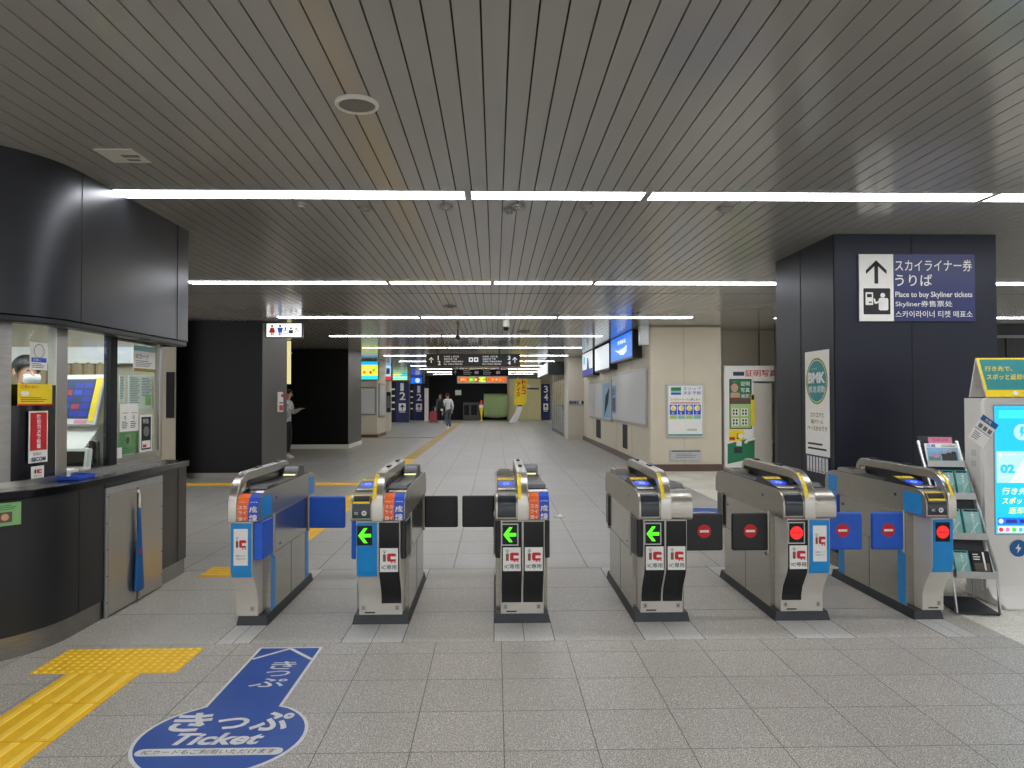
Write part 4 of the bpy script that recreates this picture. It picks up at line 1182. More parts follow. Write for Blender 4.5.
pillar_sheet(805.5, 349, 829.5, 457.5, 'tall white poster with a green oval on the side of the dark pillar', d_bmk)
def d_list(b, F, w, h):
    for i in range(7): b.rect(F, w * (.04 + .135 * i), h * .05, w * (.13 + .135 * i), h * .95, 'white', .001); b.vtext(F, '平成安全第一', w * (.085 + .135 * i), h * .9, h * .1, h * .14, 'ink', .002)
pillar_sheet(807, 458.5, 830, 476, 'small dark sheet with white columns of writing under the green oval poster', d_list, m='navy')

# ---------------------------------------------------------------- charging kiosk
KX, KY, KW, KD = 3.575, 5.30, .62, .23
t = thing('charging_kiosk', 'tall white battery rental kiosk with a bright blue screen', 'kiosk', (KX, KY, 0), rz=R(-2))
b = MB()
b.prism([(0, .10), (0, 1.46), (.015, 1.485), (.05, 1.495), (KW - .05, 1.495), (KW - .015, 1.485), (KW, 1.46), (KW, .10)], 'y', 0, .045, 'kiosk_white')
b.build('front_shell', t, bevel=.008)
b = MB().box(-.004, KW + .004, .04, KD, .08, 1.488, 'kiosk_white')
for k in range(4):
    for z in (.62, .98, 1.06): b.box(-.006, -.003, .09, .15, z + .012 * k, z + .012 * k + .005, 'kiosk_grey')
b.build('rear_body', t, bevel=.012)
b = MB()
pts = [(-.2, 0), (-.205, .02), (-.15, .03), (-.05, .055), (-.01, .10), (.02, .17), (.05, .17), (KD + .05, .06), (KD + .05, 0)]
b.prism(pts, 'x', .01, KW - .01, 'kiosk_white'); b.build('foot', t, bevel=.012)
MB().box(.04, KW - .04, -.15, KD, -.001, .008, 'black_matte').build('foot_pad', t)
F = front(.075, -.001, .50); sw, sh = KW - .15, .93
b = MB().rect(F, -.01, -.01, sw + .01, sh + .01, 'kiosk_grey', .001); b.rect(F, 0, 0, sw, sh, 'scr_cyan', .003)
b.rect(F, .03, sh - .09, sw * .6, sh - .03, 'scr_aqua', .004); b.disc(F, sw * .42, sh - .19, .06, 'scr_pale', .004); b.poly(F, [(sw * .40, sh - .15), (sw * .45, sh - .15), (sw * .43, sh - .185), (sw * .46, sh - .185), (sw * .38, sh - .235), (sw * .41, sh - .195), (sw * .38, sh - .195)], .005, 'scr_cyan')
b.rect(F, .01, .37, sw, .60, 'scr_pale', .004); b.poly(F, [(.1, .37), (.24, .60), (.36, .60), (.22, .37)], .005, 'scr_white'); b.poly(F, [(.22, .37), (.42, .55), (sw, .5), (sw, .37)], .005, 'scr_teal')
b.disc(F, .035, .575, .014, 'scr_white', .006, k=14); b.text(F, 'ChargeSPOT', .06, .567, .15, .583, 'scr_white', .006)
b.text(F, '02', .035, .44, .14, .505, 'scr_cyan', .006, .05, keep=False); b.text(F, 'ログイン', .035, .405, .12, .425, 'scr_white', .006); 
for s_, ua, ub, v in (('行き先で、', .045, .36, .285), ('スポッと', .045, .24, .215), ('返却!', .09, .22, .145)): b.text(F, s_, ua, v, ub, v + .05, 'scr_yellow', .005, .01, .2)
b.rrect(F, .012, .065, sw - .012, .118, .01, 'scr_blue', .005); b.disc(F, .035, .092, .018, 'scr_white', .006, k=14)
for k in range(3): b.rrect(F, .07 + .1 * k, .078, .15 + .1 * k, .104, .005, 'scr_navy', .006)
b.rect(F, .012, .008, sw - .012, .055, 'scr_white', .005)
for k in range(9): b.disc(F, .035 + .047 * k, .03, .016, ('scr_red', 'scr_pink', 'scr_green', 'scr_teal', 'scr_red', 'scr_blue', 'scr_orange', 'scr_green', 'scr_pink')[k], .006, k=12)
s1 = b.build('screen', t, smooth=False); s1['label'] = 'bright blue advertising screen'
F = front(.235, -.002, .395); b = MB().disc(F, 0, 0, .062, 'umbrella_blue', .002); b.poly(F, [(.005, .035), (-.022, -.004), (-.003, -.004), (-.01, -.037), (.022, .006), (.003, .006)], .003, 'white'); b.build('bolt_emblem', t, smooth=False)
# tent-shaped topper
t2 = thing('topper_sign', 'teal and yellow tent-shaped sign standing on top of the charging kiosk', 'sign', (KX + .0, KY, 1.497), rz=R(-2))
tw = KW + .04
b = MB().prism([(-.035, 0), (.085, .29), (.095, .29), (-.023, 0)], 'x', 0, tw, 'kiosk_white').prism([(.165, 0), (.085, .285), (.095, .285), (.177, 0)], 'x', 0, tw, 'kiosk_white')
b.build('board', t2, smooth=False)
F = face((0, -.0365, .0005), (1, 0, 0), (0, .12, .29)); th = .312
b = MB().rect(F, 0, 0, tw, th, 'yellow', .001); b.rect(F, .018, .055, tw - .018, th - .012, 'teal', .002)
b.text(F, '行き先で、', .04, .205, .24, .245, 'yellow', .003, .01, .25); b.text(F, 'スポッと返却!', .035, .135, .31, .18, 'yellow', .003, .01, .25)
b.rrect(F, .36, .045, .60, th - .02, .02, 'umbrella_blue', .003); b.disc(F, .41, th - .055, .02, 'paper', .004); b.rect(F, .40, .08, .56, .1, 'teal_pale', .004)
b.disc(F, .215, .028, .018, 'paper', .003, k=16); b.text(F, 'Tap to Rent', .26, .018, .42, .036, 'ink', .003)
b.build('print', t2, smooth=False)
c = at(989, 427, Y=KY - .02)
t3 = thing('hang_tag', 'white tag with a blue edge hanging askew on the kiosk corner', 'tag', (c.x - .05, KY - .025, c.z - .03))
Fm = face((0, 0, 0), (math.cos(R(-35)), 0, math.sin(R(-35))), (math.sin(R(35)), 0, math.cos(R(35))))
Fm = Fm @ Matrix.Scale(1.2, 4); b = MB(); b.T = Fm; b.box(-.058, .058, -.085, .085, 0, .003, 'paper'); b.T = Matrix()
b.rect(Fm, -.058, .05, .058, .085, 'umbrella_blue', .004); b.text(Fm, '充電', -.03, .058, .03, .077, 'white', .005)
for k in range(3): b.rect(Fm, -.045 + .034 * k, .005, -.02 + .034 * k, .032, 'grey_ink', .004)
b.rect(Fm, -.058, -.008, .058, -.004, 'umbrella_blue', .004); lines(b, Fm @ Matrix.Translation((0, 0, .0035)), -.045, -.07, .01, -.02, 4)
b.build('card', t3, smooth=False)

# ---------------------------------------------------------------- leaflet rack
RW = .275
rack = thing('leaflet_rack', 'grey metal leaflet rack with four tilted shelves beside the kiosk', 'rack', (3.175, 5.02, 0), rz=R(-12))
b = MB()
for x in (.0, RW):
    b.tube([(x, 0, .012), (x, .05, .30), (x, .30, .66), (x, .58, 1.0), (x, .70, 1.15)], .012, 'alu', 8)
b.build('side_frame', rack)
for x in (0, RW): MB().tube([(x, .42, .012), (x, .42, .80)], .010, 'alu', 8).build('rear_leg', rack)
MB().box(0, RW, .0, .43, .004, .018, 'dark_base').build('base_tray', rack, bevel=.003)
SH = [(.045, .26, .17), (.19, .50, .20), (.375, .76, .20), (.555, .98, .16)]     # y, z of the lip and leaflet height
for i, (sy, sz, sh) in enumerate(SH):
    b = MB().box(.01, RW - .01, sy - .03, sy + .10, sz - .012, sz, 'alu'); b.box(.01, RW - .01, sy - .034, sy - .03, sz - .012, sz + .035, 'alu')
    b.prism([(sy + .10, sz), (sy + .106, sz), (sy + .20, sz + sh + .05), (sy + .194, sz + sh + .05)], 'x', .01, RW - .01, 'dark_base')
    s_ = b.build('shelf', rack, smooth=False)
    MB().box(.012, RW - .012, sy - .028, sy - .026, sz + .035, sz + .10, 'glass').build('clear_lip', s_, smooth=False)
RM = Matrix.Translation(rack.location) @ Matrix.Rotation(R(-12), 4, 'Z')
def leaflet(i, x0, x1, label, m, draw, hh=None, dy=0.):
    sy, sz, sh = SH[i]; sh = hh or sh
    F = RM @ face((x0, sy + .005 + dy, sz + .002), (1, 0, 0), (0, .085, sh))
    return sheet('leaflet', label, F, x1 - x0, sh, draw, thick=.010, m=m, cat='leaflet', group='leaflets in the rack')
def d_mag(b, F, w, h):
    b.rect(F, w * .04, h * .1, w * .96, h * .78, 'sky_paper'); b.rect(F, w * .04, h * .1, w * .4, h * .35, 'green_paper'); b.disc(F, w * .3, h * .4, w * .09, 'pink', .003)
    for k in range(3): b.rrect(F, w * (.45 + .15 * k), h * .12, w * (.6 + .15 * k), h * (.5 + .05 * k), .01, 'dark_cloth', .003); b.disc(F, w * (.53 + .15 * k), h * (.58 + .05 * k), w * .045, 'skin', .003)
    b.text(F, '北総', w * .05, h * .8, w * .4, h * .96, 'label_blue', .003, .01); lines(b, F, w * .5, h * .82, w * .95, h * .96, 2)
leaflet(3, .02, .255, 'magazine with a photo of people on the top shelf of the rack', 'paper', d_mag, .17)
leaflet(3, .06, .225, 'pink leaflet sticking up behind the photo magazine', 'pink', lambda b, F, w, h: b.text(F, '京成沿線', w * .15, h * .84, w * .9, h * .95, 'red', .003), .215, .03)
def d_teal(b, F, w, h):
    b.rect(F, w * .06, h * .04, w * .94, h * .96, 'teal_pale', .001); b.vtext(F, 'TIMETABLE', w * .55, h * .9, h * .07, h * .09, 'paper', .003); b.rect(F, w * .1, h * .9, w * .9, h * .96, 'dark_cloth', .002); b.line(F, (w * .3, h * .1), (w * .8, h * .5), .006, 'paper', .003)
def d_dark(b, F, w, h):
    lines(b, F, w * .1, h * .05, w * .9, h * .95, 16, 'dark_cloth', .6)
for i, spans_ in ((2, ((.02, .068, 'k'), (.074, .155, 't'), (.162, .255, 't'))), (1, ((.02, .13, 't'), (.138, .255, 't'))), (0, ((.02, .12, 't'), (.135, .255, 'd')))):
    for j, (xa, xb, kk) in enumerate(spans_):
        place = ('the lowest', 'the third', 'the second')[i]
        lab = {'t': 'teal timetable leaflet on %s shelf from the top of the rack' % place if i else 'teal timetable leaflet on the lowest shelf of the rack', 'k': 'narrow dark striped leaflet on the second shelf of the rack',
               'd': 'dark brochure on the lowest shelf of the rack beside a teal one'}[kk]
        if kk == 't' and i: lab += (', left one', ', left one', ', right one')[j] if i == 2 else (', left one', ', right one')[j]
        if kk == 'd':
            leaflet(i, xa, xb, lab, 'dark_cloth', lambda b, F, w, h: (b.rect(F, w * .1, h * .1, w * .9, h * .5, 'brown_base'), b.rect(F, w * .6, h * .2, w * .7, h * .95, 'paper', .003), lines(b, F, w * .1, h * .6, w * .5, h * .9, 3, 'paper')))
        else: leaflet(i, xa, xb, lab, 'teal' if kk == 't' else 'paper', d_teal if kk == 't' else d_dark)

# ---------------------------------------------------------------- cream wall block with photo booth (right, middle distance)
b = MB().box(3.14, 4.62, 14.85, 26.0, 0, H, 'cream'); struct(b.build('wall_right', bevel=.05))
b = MB().box(4.62, 11, 15.9, 16.1, 0, H, 'cream'); struct(b.build('wall_recess', smooth=False))
b = MB().box(3.12, 4.63, 14.82, 14.85, 0, .14, 'brown_base').box(3.11, 3.14, 14.85, 26, 0, .14, 'brown_base').box(4.62, 7, 15.86, 15.9, 0, .14, 'brown_base'); struct(b.build('baseboard_right', smooth=False))
b = MB(); xx = at(684, 400, Y=14.85).x; b.box(xx - .006, xx + .006, 14.846, 14.86, .14, H, 'cream_dark')
for u in (594, 605, 617, 632): 
    yy = at(u, 450, X=3.14).y; b.box(3.136, 3.15, yy - .012, yy + .012, .14, H, 'cream_dark')
xx = at(759, 345, Y=15.9).x; b.box(xx - .012, xx + .012, 15.894, 15.91, 0, H, 'grey_ink')
struct(b.build('trim_2', smooth=False))
# framed weather poster
a = at(667, 437.5, Y=14.8); c = at(704, 384, Y=14.8)
t = thing('framed_poster', 'framed poster with four round weather pictures on the cream wall', 'poster', (a.x, 14.85, a.z))
w, h = c.x - a.x, c.z - a.z
MB().box(0, w, -.03, 0, 0, h, 'alu').build('frame', t, bevel=.006)
F = front(.035, -.031, .035); w -= .07; h -= .07
b = MB().rect(F, 0, 0, w, h, 'paper', .001)
b.rect(F, w * .08, h * .90, w * .38, h * .97, 'green', .002); b.rect(F, w * .08, h * .86, w * .38, h * .90, 'teal_pale', .002); b.rect(F, w * .08, h * .82, w * .38, h * .86, 'label_blue', .002)
b.text(F, 'スリップ', w * .44, h * .91, w * .97, h * .97, 'label_blue', .002, .01, keep=False); b.text(F, '天気予報', w * .44, h * .82, w * .97, h * .89, 'label_blue', .002, .01, keep=False)
b.text(F, 'ファミリーマートに傘しるべ', w * .06, h * .70, w * .94, h * .75, 'navy', .002, .01, keep=False)
b.rect(F, w * .06, h * .645, w * .94, h * .665, 'red', .002)
for k in range(4):
    u = w * (.04 + .235 * k); b.rect(F, u, h * .42, u + w * .215, h * .62, 'label_blue', .002); b.disc(F, u + w * .107, h * .55, w * .085, 'paper', .003); b.disc(F, u + w * (.107 + .03 * (k % 2)), h * (.535 + .02 * (k % 2)), w * .055, 'yellow', .004)
    b.rect(F, u, h * .335, u + w * .215, h * .41, 'lime' if k % 2 == 0 else 'teal_pale', .002); b.text(F, '晴曇雨雪'[k], u + w * .06, h * .43, u + w * .15, h * .47, 'white', .004)
lines(b, F, w * .2, h * .08, w * .8, h * .31, 8); lines(b, F, w * .04, h * .1, w * .13, h * .3, 3, 'red'); b.text(F, '北総鉄道', w * .55, h * .1, w * .9, h * .14, 'ink', .002); b.rect(F, 0, 0, w, h * .03, 'teal', .002)
b.build('print', t, smooth=False)
a = at(670.5, 461, Y=14.8); c = at(702, 450, Y=14.8)
t = thing('metal_plaque', 'small grey metal plaque under the weather poster', 'plaque', (a.x, 14.85, a.z))
w, h = c.x - a.x, c.z - a.z
MB().box(0, w, -.02, 0, 0, h, 'alu').box(.03, w - .03, -.024, -.005, h - .035, h - .012, 'dark_base').build('plate', t, bevel=.003)
b = MB(); F = front(0, -.0205, 0); lines(b, F, w * .2, h * .25, w * .9, h * .7, 3, 'deck_grey'); b.build('engraving', t, smooth=False)
# large notice board on the side wall
def side_board(u0, u1, vt0, vb0, label, panes, m, hand):
    y1 = at(u0, 400, X=3.10).y; y0 = at(u1, 400, X=3.10).y
    z1 = at(u1, vt0, X=3.10).z; z0 = at(u1, vb0, X=3.10).z
    t = thing('notice_board', label, 'notice board', (3.14, y0, z0))
    L, hh = y1 - y0, z1 - z0
    MB().box(-.05, -.0, 0, L, 0, hh, 'alu').build('frame', t, bevel=.006)
    for k in range(panes):
        MB().box(-.056, -.05, .05 + k * L / panes, (k + 1) * L / panes - .03, .05, hh - .05, m).build('panel', t, smooth=False)
    return t, L, hh
t, L, hh = side_board(612.5, 646, 368, 427, 'large pale notice board on the cream side wall under the blue screen', 1, 'board_white', 0)
F = side_l(-.058, L, 0); b = MB().rect(F, .05, .2, .7, hh - .3, 'sky_paper', .001); b.rect(F, .1, .25, .55, .6, 'navy', .002); b.text(F, '乗車', .12, .65, .5, .85, 'dark_cloth', .002)
b.build('pinned_poster', t, smooth=False)
t, L, hh = side_board(588.8, 611.5, 379.5, 422, 'row of three notice panels farther along the cream side wall', 3, 'board_white', 0)
F = side_l(-.058, L, 0); b = MB().rect(F, L * .69, .08, L * .97, hh - .08, 'sky_paper', .001); b.poly(F, [(L * .75, .1), (L * .9, .5), (L * .95, hh - .2), (L * .8, hh * .6)], .002, 'dark_cloth'); b.build('pinned_poster', t, smooth=False)
for u, lab, v0, v1 in ((598.5, 'dark narrow wall niche below the three notice panels', 420, 438.5), (625, 'dark narrow wall niche below the large notice board', 425, 449)):
    ya = at(u + 2.2, 430, X=3.13).y; yb = at(u - 2.2, 430, X=3.13).y; z1 = at(u + 2, v0, X=3.13).z; z0 = at(u + 2, v1, X=3.13).z
    t = thing('wall_niche', lab, 'wall fitting', (3.14, ya, z0), 'wall niches')
    MB().box(-.012, 0, -.03, yb - ya + .03, -.01, z1 - z0 + .01, 'cream_dark').build('rim', t, bevel=.003); MB().box(-.016, -.012, 0, yb - ya, 0, z1 - z0, 'black_matte').build('opening', t, smooth=False)
# lit advertising screens under the ceiling
def ad(u0, u1, vt, vb, label, draw, base):
    X = 2.93
    y0 = at(u1, 350, X=X).y; y1 = at(u0, 350, X=X).y; z1 = at(u1, vt, X=X).z; z0 = at(u1, vb, X=X).z
    t = thing('advertising_screen', label, 'screen', (X, y0, z0), 'lit screens over the side wall')
    L, hh = y1 - y0, min(z1, H - .02) - z0
    MB().box(0, .21, -.04, L + .06, -.05, hh + .015, 'black_plastic').build('case', t, bevel=.01)
    F = side_l(-.001, L, 0); b = MB().rect(F, 0, 0, L, hh, base, .002); draw(b, F, L, hh); b.build('display', t, smooth=False)
def d_bird(b, F, w, h):
    b.text(F, '京成商会', w * .35, h * .62, w * .75, h * .82, 'scr_white', .004, .04, keep=False)
    b.poly(F, [(w * .2, h * .46), (w * .4, h * .38), (w * .62, h * .42), (w * .8, h * .52), (w * .78, h * .25), (w * .66, h * .14), (w * .5, h * .17), (w * .38, h * .3)], .004, 'scr_white')
ad(611, 632, 329.5, 355.5, 'bright blue lit screen with a white bird shape, nearest of the three', d_bird, 'scr_blue')
ad(595, 609, 343, 367.5, 'white lit screen with pale writing, middle of the three', lambda b, F, w, h: lines(b, F, w * .1, h * .12, w * .9, h * .9, 6, 'scr_teal', .25), 'scr_white')
ad(582.5, 592.5, 350, 373.5, 'white lit screen with a dark figure and blue foot, farthest of the three',
   lambda b, F, w, h: (b.rect(F, 0, 0, w, h * .25, 'scr_navy', .003), b.poly(F, [(w * .45, h * .25), (w * .7, h * .25), (w * .6, h * .75), (w * .5, h * .75)], .003, 'scr_dark'), b.rect(F, w * .1, h * .5, w * .3, h * .85, 'scr_teal', .003)), 'scr_white')
a = at(636, 345, Y=14.86); c = at(647.5, 323.5, Y=14.86)
p0 = at(636.5, 335, X=2.95)
t = thing('wall_box', 'grey steel box high on the cream wall corner beside the blue screen', 'wall fitting', (2.95, 14.87, at(646, 345, Y=14.87).z))
MB().box(0, .19, 0, .17, 0, .40, 'alu').build('case', t, bevel=.008)
MB().lathe([(.012, 0), (.01, .01)], (0, 0, 0), 'dark_base', 10).build('keyhole', t, loc=(.09, -.004, .2))
# photo booth
PY = 14.95
px0 = at(724, 400, Y=PY).x; pz1 = at(730, 365.5, Y=PY).z
t = thing('photo_booth', 'white and green passport photo booth in the recess by the dark pillar', 'photo booth', (px0, PY, 0))
PW = 1.75
b = MB()
b.box(0, .62, 0, .9, .03, pz1, 'white'); b.box(.62, PW, 0, .9, pz1 - .33, pz1, 'white'); b.box(PW - .06, PW, 0, .9, .03, pz1, 'white'); b.box(.62, PW, .85, .9, .03, pz1, 'cream_light'); b.box(.62, PW, 0, .9, .0, .06, 'kiosk_grey')
b.build('cabinet', t, bevel=.02)
MB().box(.62, 1.0, .03, .04, .1, pz1 - .36, 'cream_light').build('curtain', t, smooth=False)
MB().lathe([(.03, 0), (.03, .45), (.18, .47), (.18, .52), (.02, .53)], (1.12, .4, .06), 'kiosk_white', 20).build('stool', t)
F = front(0, -.001, 0)
b = MB().rect(F, .18, pz1 - .26, PW - .05, pz1 - .07, 'paper', .002); b.rect(F, .19, pz1 - .21, .42, pz1 - .13, 'navy', .003); b.text(F, '証明写真', at(745, 370, Y=PY).x - px0, pz1 - .23, at(777, 370, Y=PY).x - px0, pz1 - .09, 'red', .003, .012, keep=False)
b.build('header', t, smooth=False)
def q(u, v): p = at(u, v, Y=PY); return p.x - px0, p.z
b = MB()
(x0, z0), (x1, z1) = q(730.5, 428), q(750.5, 380); b.rect(F, x0 - .02, z0 - .02, x1 + .02, z1 + .02, 'dark_cloth', .002); b.rect(F, x0, (z0 + z1) / 2, x1, z1, 'green', .003)
zm = (z0 + z1) / 2; b.disc(F, x0 + .09, z1 - .14, .075, 'skin', .004, ry=.11); b.rrect(F, x0, zm + .10, x0 + .2, z1 - .26, .03, 'skin', .0036); b.ring(F, x0 + .09, z1 - .13, .09, .03, 'brown_base', .005, a0=10, a1=170)
for i, s_ in enumerate(('証明', '写真', '美肌')): b.text(F, s_, x0 + .22, z1 - .12 - .13 * i, x1 - .02, z1 - .03 - .13 * i, 'paper', .004, .01)
b.rect(F, x0, zm, x1, zm + .13, 'brown_base', .004); b.rect(F, x0, z0, x1, zm, 'lime', .003)
for i in range(2):
    for j in range(2):
        ux = x0 + .03 + .19 * i; vz = z0 + .05 + .2 * j; b.rect(F, ux, vz, ux + .14, vz + .15, 'paper', .004)
        for k in range(4): b.rect(F, ux + .02 + .06 * (k % 2), vz + .02 + .065 * (k // 2), ux + .055 + .06 * (k % 2), vz + .065 + .065 * (k // 2), 'dark_cloth', .005)
b.build('sample_panel', t, smooth=False)
b = MB(); (x0, z0), (x1, z1) = q(751, 426), q(754.5, 394); b.rect(F, x0, z0, x1, z1, 'yellow', .003); b.rect(F, x0 + .01, z1 - .12, x1 - .01, z1 - .02, 'ink', .004)
(x0, z0), (x1, z1) = q(729, 441), q(744, 430); b.rect(F, x0, z0, x1, z1, 'yellow', .003); b.rect(F, x0 + .01, z0 + .02, x0 + .12, z0 + .08, 'red', .004); b.disc(F, x1 - .06, z0 + .1, .05, 'paper', .004); b.text(F, 'L', x0 + .16, z0 + .04, x0 + .2, z0 + .16, 'ink', .004, .04)
b.build('price_labels', t, smooth=False)
b = MB(); b.poly(F, [(q(727.5, 464)[0], q(727.5, 464)[1]), (q(754.5, 458)[0], q(754.5, 458)[1]), (q(754.5, 437)[0], q(754.5, 437)[1]), (q(727.5, 444)[0], q(727.5, 444)[1])], .003, 'green')
(x0, z0), (x1, z1) = q(734, 453), q(742, 447); b.rect(F, x0, z0, x1, z1, 'dark_base', .005); b.build('green_panel', t, smooth=False)
b = MB(); (x0, z0), (x1, z1) = q(736, 446), q(741, 441); b.box(x0, x1, -.04, 0, z0, z1, 'paper'); (x0, z0) = q(747, 440); b.tube([(x0 - .05, -.03, z0 - .06), (x0, -.06, z0), (x0 + .14, -.05, z0 + .03)], .03, 'white', 10); b.build('delivery_chute', t, bevel=.004)
for z in (1.75, 1.4, 1.0): 
    o = MB().box(-.012, 0, .2, .35, z - .12, z, 'green' if z < 1.7 else 'yellow').build('side_label', t, smooth=False)

# wall beyond the pillar on the kiosk side
b = MB().box(5.6, 11, 14.4, 14.6, 0, H - .0, 'grey_pillar'); struct(b.build('wall_kiosk_side', smooth=False))
b = MB().box(5.6, 11, 14.36, 14.4, 2.72, H, 'black_matte').box(5.6, 11, 14.34, 14.40, 2.66, 2.72, 'grey_pillar'); struct(b.build('trim_3', smooth=False))
t = thing('dark_wall_panel', 'black upright panel on the dark wall behind the kiosk', 'panel', (at(1006, 340, Y=14.35).x, 14.37, 0))
MB().box(0, .18, -.03, .0, .1, 2.66, 'black_wall').build('board', t, bevel=.005)
MB().box(-.02, .2, -.035, .0, .0, .1, 'dark_base').build('foot', t, bevel=.003)
b = MB().box(6.6, 11, 14.36, 14.40, 0, 2.66, 'black_wall'); struct(b.build('wall_kiosk_side_panel', smooth=False))

# ---------------------------------------------------------------- black wall blocks (left, middle distance)
def bx(u, Y): return at(u, 400, Y=Y).x
b = MB().box(-9, bx(262, 13.9), 13.9, 15.5, 0, H, 'black_wall'); struct(b.build('wall_left', smooth=False))
XP = bx(262, 13.9)
b = MB().box(XP, XP + .012, 13.895, 15.5, 0, H, 'grey_pillar'); struct(b.build('wall_left_side', smooth=False))
b = MB().box(-9, XP + .02, 13.87, 13.9, 0, .10, 'steel_kick').box(XP + .01, XP + .03, 13.87, 15.5, 0, .10, 'steel_kick'); struct(b.build('baseboard_left', smooth=False))
X2 = bx(348, 21.9)
b = MB().box(-9, X2, 21.9, 24.0, 0, H, 'black_wall'); struct(b.build('wall_left_far', smooth=False))
b = MB().box(X2, X2 + .012, 21.89, 24.0, 0, H, 'grey_pillar'); struct(b.build('wall_left_far_side', smooth=False))
b = MB().box(-9, X2 + .02, 21.86, 21.9, 0, .12, 'white').box(X2 + .01, X2 + .03, 21.86, 24, 0, .12, 'white'); struct(b.build('baseboard_left_far', smooth=False))
b = MB().box(-9, -8.9, 13, 24, 0, H, 'cream'); struct(b.build('wall_side_left', smooth=False))
# yellowish wall piece seen past the booth end
b = MB().box(-9, bx(175.5, 13.4), 13.4, 13.42, 0, H, 'cream_dark'); struct(b.build('wall_behind_booth', smooth=False))
a = at(166, 372, Y=13.36); c = at(173.5, 418, Y=13.36)
t = thing('wall_opening', 'dark upright recess in the yellowish wall past the booth window', 'wall fitting', (a.x, 13.39, c.z))
MB().box(0, c.x - a.x, -.02, 0, 0, a.z - c.z, 'black_matte').build('panel', t, smooth=False); MB().box(-.02, 0, -.03, 0, 0, a.z - c.z, 'cream_dark').build('edge', t, smooth=False)
# lit wall strip in the toilet passage: its light is put in as glow
a = at(286.5, 384, Y=18.6); c = at(290.5, 341, Y=18.6)
t = thing('lit_wall_strip', 'tall yellow passage wall strip behind the grey pillar, lamplight put in as glow', 'wall strip', (a.x - .12, 18.6, a.z))
MB().box(0, c.x - a.x + .12, 0, .05, 0, c.z - a.z, 'strip_yellow').build('diffuser', t, smooth=False); MB().box(-.02, c.x - a.x + .14, .0, .07, c.z - a.z - .32, c.z - a.z - .28, 'white').build('bar', t, smooth=False)
# fire alarm unit
t = thing('alarm_box', 'red and white emergency call box on the grey pillar', 'alarm', (XP + .012, at(279, 400, X=XP).y, at(279, 412, X=XP).z))
hh = at(279, 392, X=XP).z - at(279, 412, X=XP).z
MB().box(0, .03, -.16, .16, 0, hh, 'white').build('case', t, bevel=.006)
MB().lathe([(.05, 0), (.045, .04), (.02, .055)], (0, 0, 0), 'red', 16).build('lamp', t, loc=(.05, .05, hh - .1))
MB().box(.03, .036, -.12, .12, .03, .14, 'red').box(.03, .034, -.12, .12, .17, .2, 'grey_ink').build('push_button', t)
# hanging toilet sign
a = at(265.5, 338, Y=13.75); c = at(302.5, 322.5, Y=13.75)
t = thing('toilet_sign', 'white lit toilet sign hanging from the ceiling at the black wall corner', 'sign', (a.x, 13.75, a.z))
w, h = c.x - a.x, c.z - a.z
MB().box(0, w, 0, .12, 0, h, 'black_plastic').build('case', t, bevel=.02)
F = front(.02, -.001, .02); w2, h2 = w - .04, h - .04
b = MB().rect(F, 0, 0, w2, h2, 'sign_white', .001)
def figure(u, m, dress):
    b.disc(F, u, h2 * .82, h2 * .09, m, .003, k=14)
    if dress: b.poly(F, [(u - .03, h2 * .70), (u + .03, h2 * .70), (u + .06, h2 * .32), (u - .06, h2 * .32)], .003, m)
    else: b.poly(F, [(u - .055, h2 * .70), (u + .055, h2 * .70), (u + .035, h2 * .35), (u - .035, h2 * .35)], .003, m)
    b.rect(F, u - .028, h2 * .1, u - .006, h2 * .36, m, .003); b.rect(F, u + .006, h2 * .1, u + .028, h2 * .36, m, .003)
figure(w2 * .16, 'red', True); b.rect(F, w2 * .265, h2 * .1, w2 * .28, h2 * .9, 'navy', .003); figure(w2 * .39, 'label_blue', False)
u = w2 * .54; b.disc(F, u, h2 * .66, .018, 'ink', .003); b.ring(F, u + .01, h2 * .38, .045, .012, 'ink', .003); b.line(F, (u, h2 * .6), (u, h2 * .42), .014, 'ink', .003)
u = w2 * .70; b.disc(F, u, h2 * .64, .02, 'ink', .003); b.rrect(F, u - .04, h2 * .25, u + .04, h2 * .52, .01, 'ink', .003)
u = w2 * .85; b.disc(F, u, h2 * .6, .018, 'ink', .003); b.line(F, (u - .04, h2 * .3), (u + .03, h2 * .5), .016, 'ink', .003); b.line(F, (u + .03, h2 * .5), (u + .06, h2 * .25), .014, 'ink', .003)
b.build('pictograms', t, smooth=False)
MB().tube([(.05, .06, h), (-.25, .06, H - a.z)], .012, 'dark_base', 8).tube([(w - .05, .06, h), (w + .18, .06, H - a.z)], .012, 'dark_base', 8).build('hanger', t)
# small camera over the passage
p = at(297, 348, Y=15.6)
t = thing('security_camera', 'small white dome camera above the toilet passage', 'camera', (p.x, 15.9, H))
MB().lathe([(.06, 0), (.06, -.08)], (0, 0, 0), 'white', 16).build('housing', t); MB().lathe([(.05, -.08), (.04, -.13), (.005, -.15)], (0, 0, 0), 'screen_black', 16).build('dome', t)
p = at(289, 458, Z=0)
person('person', 'person in a pale patterned top looking at a phone beside the grey pillar', (p.x - .03, 18.4, 0), R(78),
       (((-.2, -.06, 1.12), (-.08, -.28, 1.2)), ((.2, -.06, 1.12), (.08, -.28, 1.2))), (((-.1, -.03, .5), (-.1, 0, .08)), ((.1, -.02, .5), (.1, .04, .08))),
       shirt='floral', trousers='dark_cloth', head_tilt=.05)
q0 = Matrix.Translation((p.x - .03, 18.4, 0)) @ Matrix.Rotation(R(78), 4, 'Z')
pp = q0 @ Vector((0, -.40, 1.235))
t = thing('mobile_phone', 'dark phone held by the person beside the grey pillar', 'phone', pp, rz=R(78))
MB().box(-.036, .036, -.07, .07, 0, .009, 'black_plastic').build('case', t, bevel=.003); MB().box(-.032, .032, -.064, .064, .009, .010, 'scr_pale').build('screen', t)
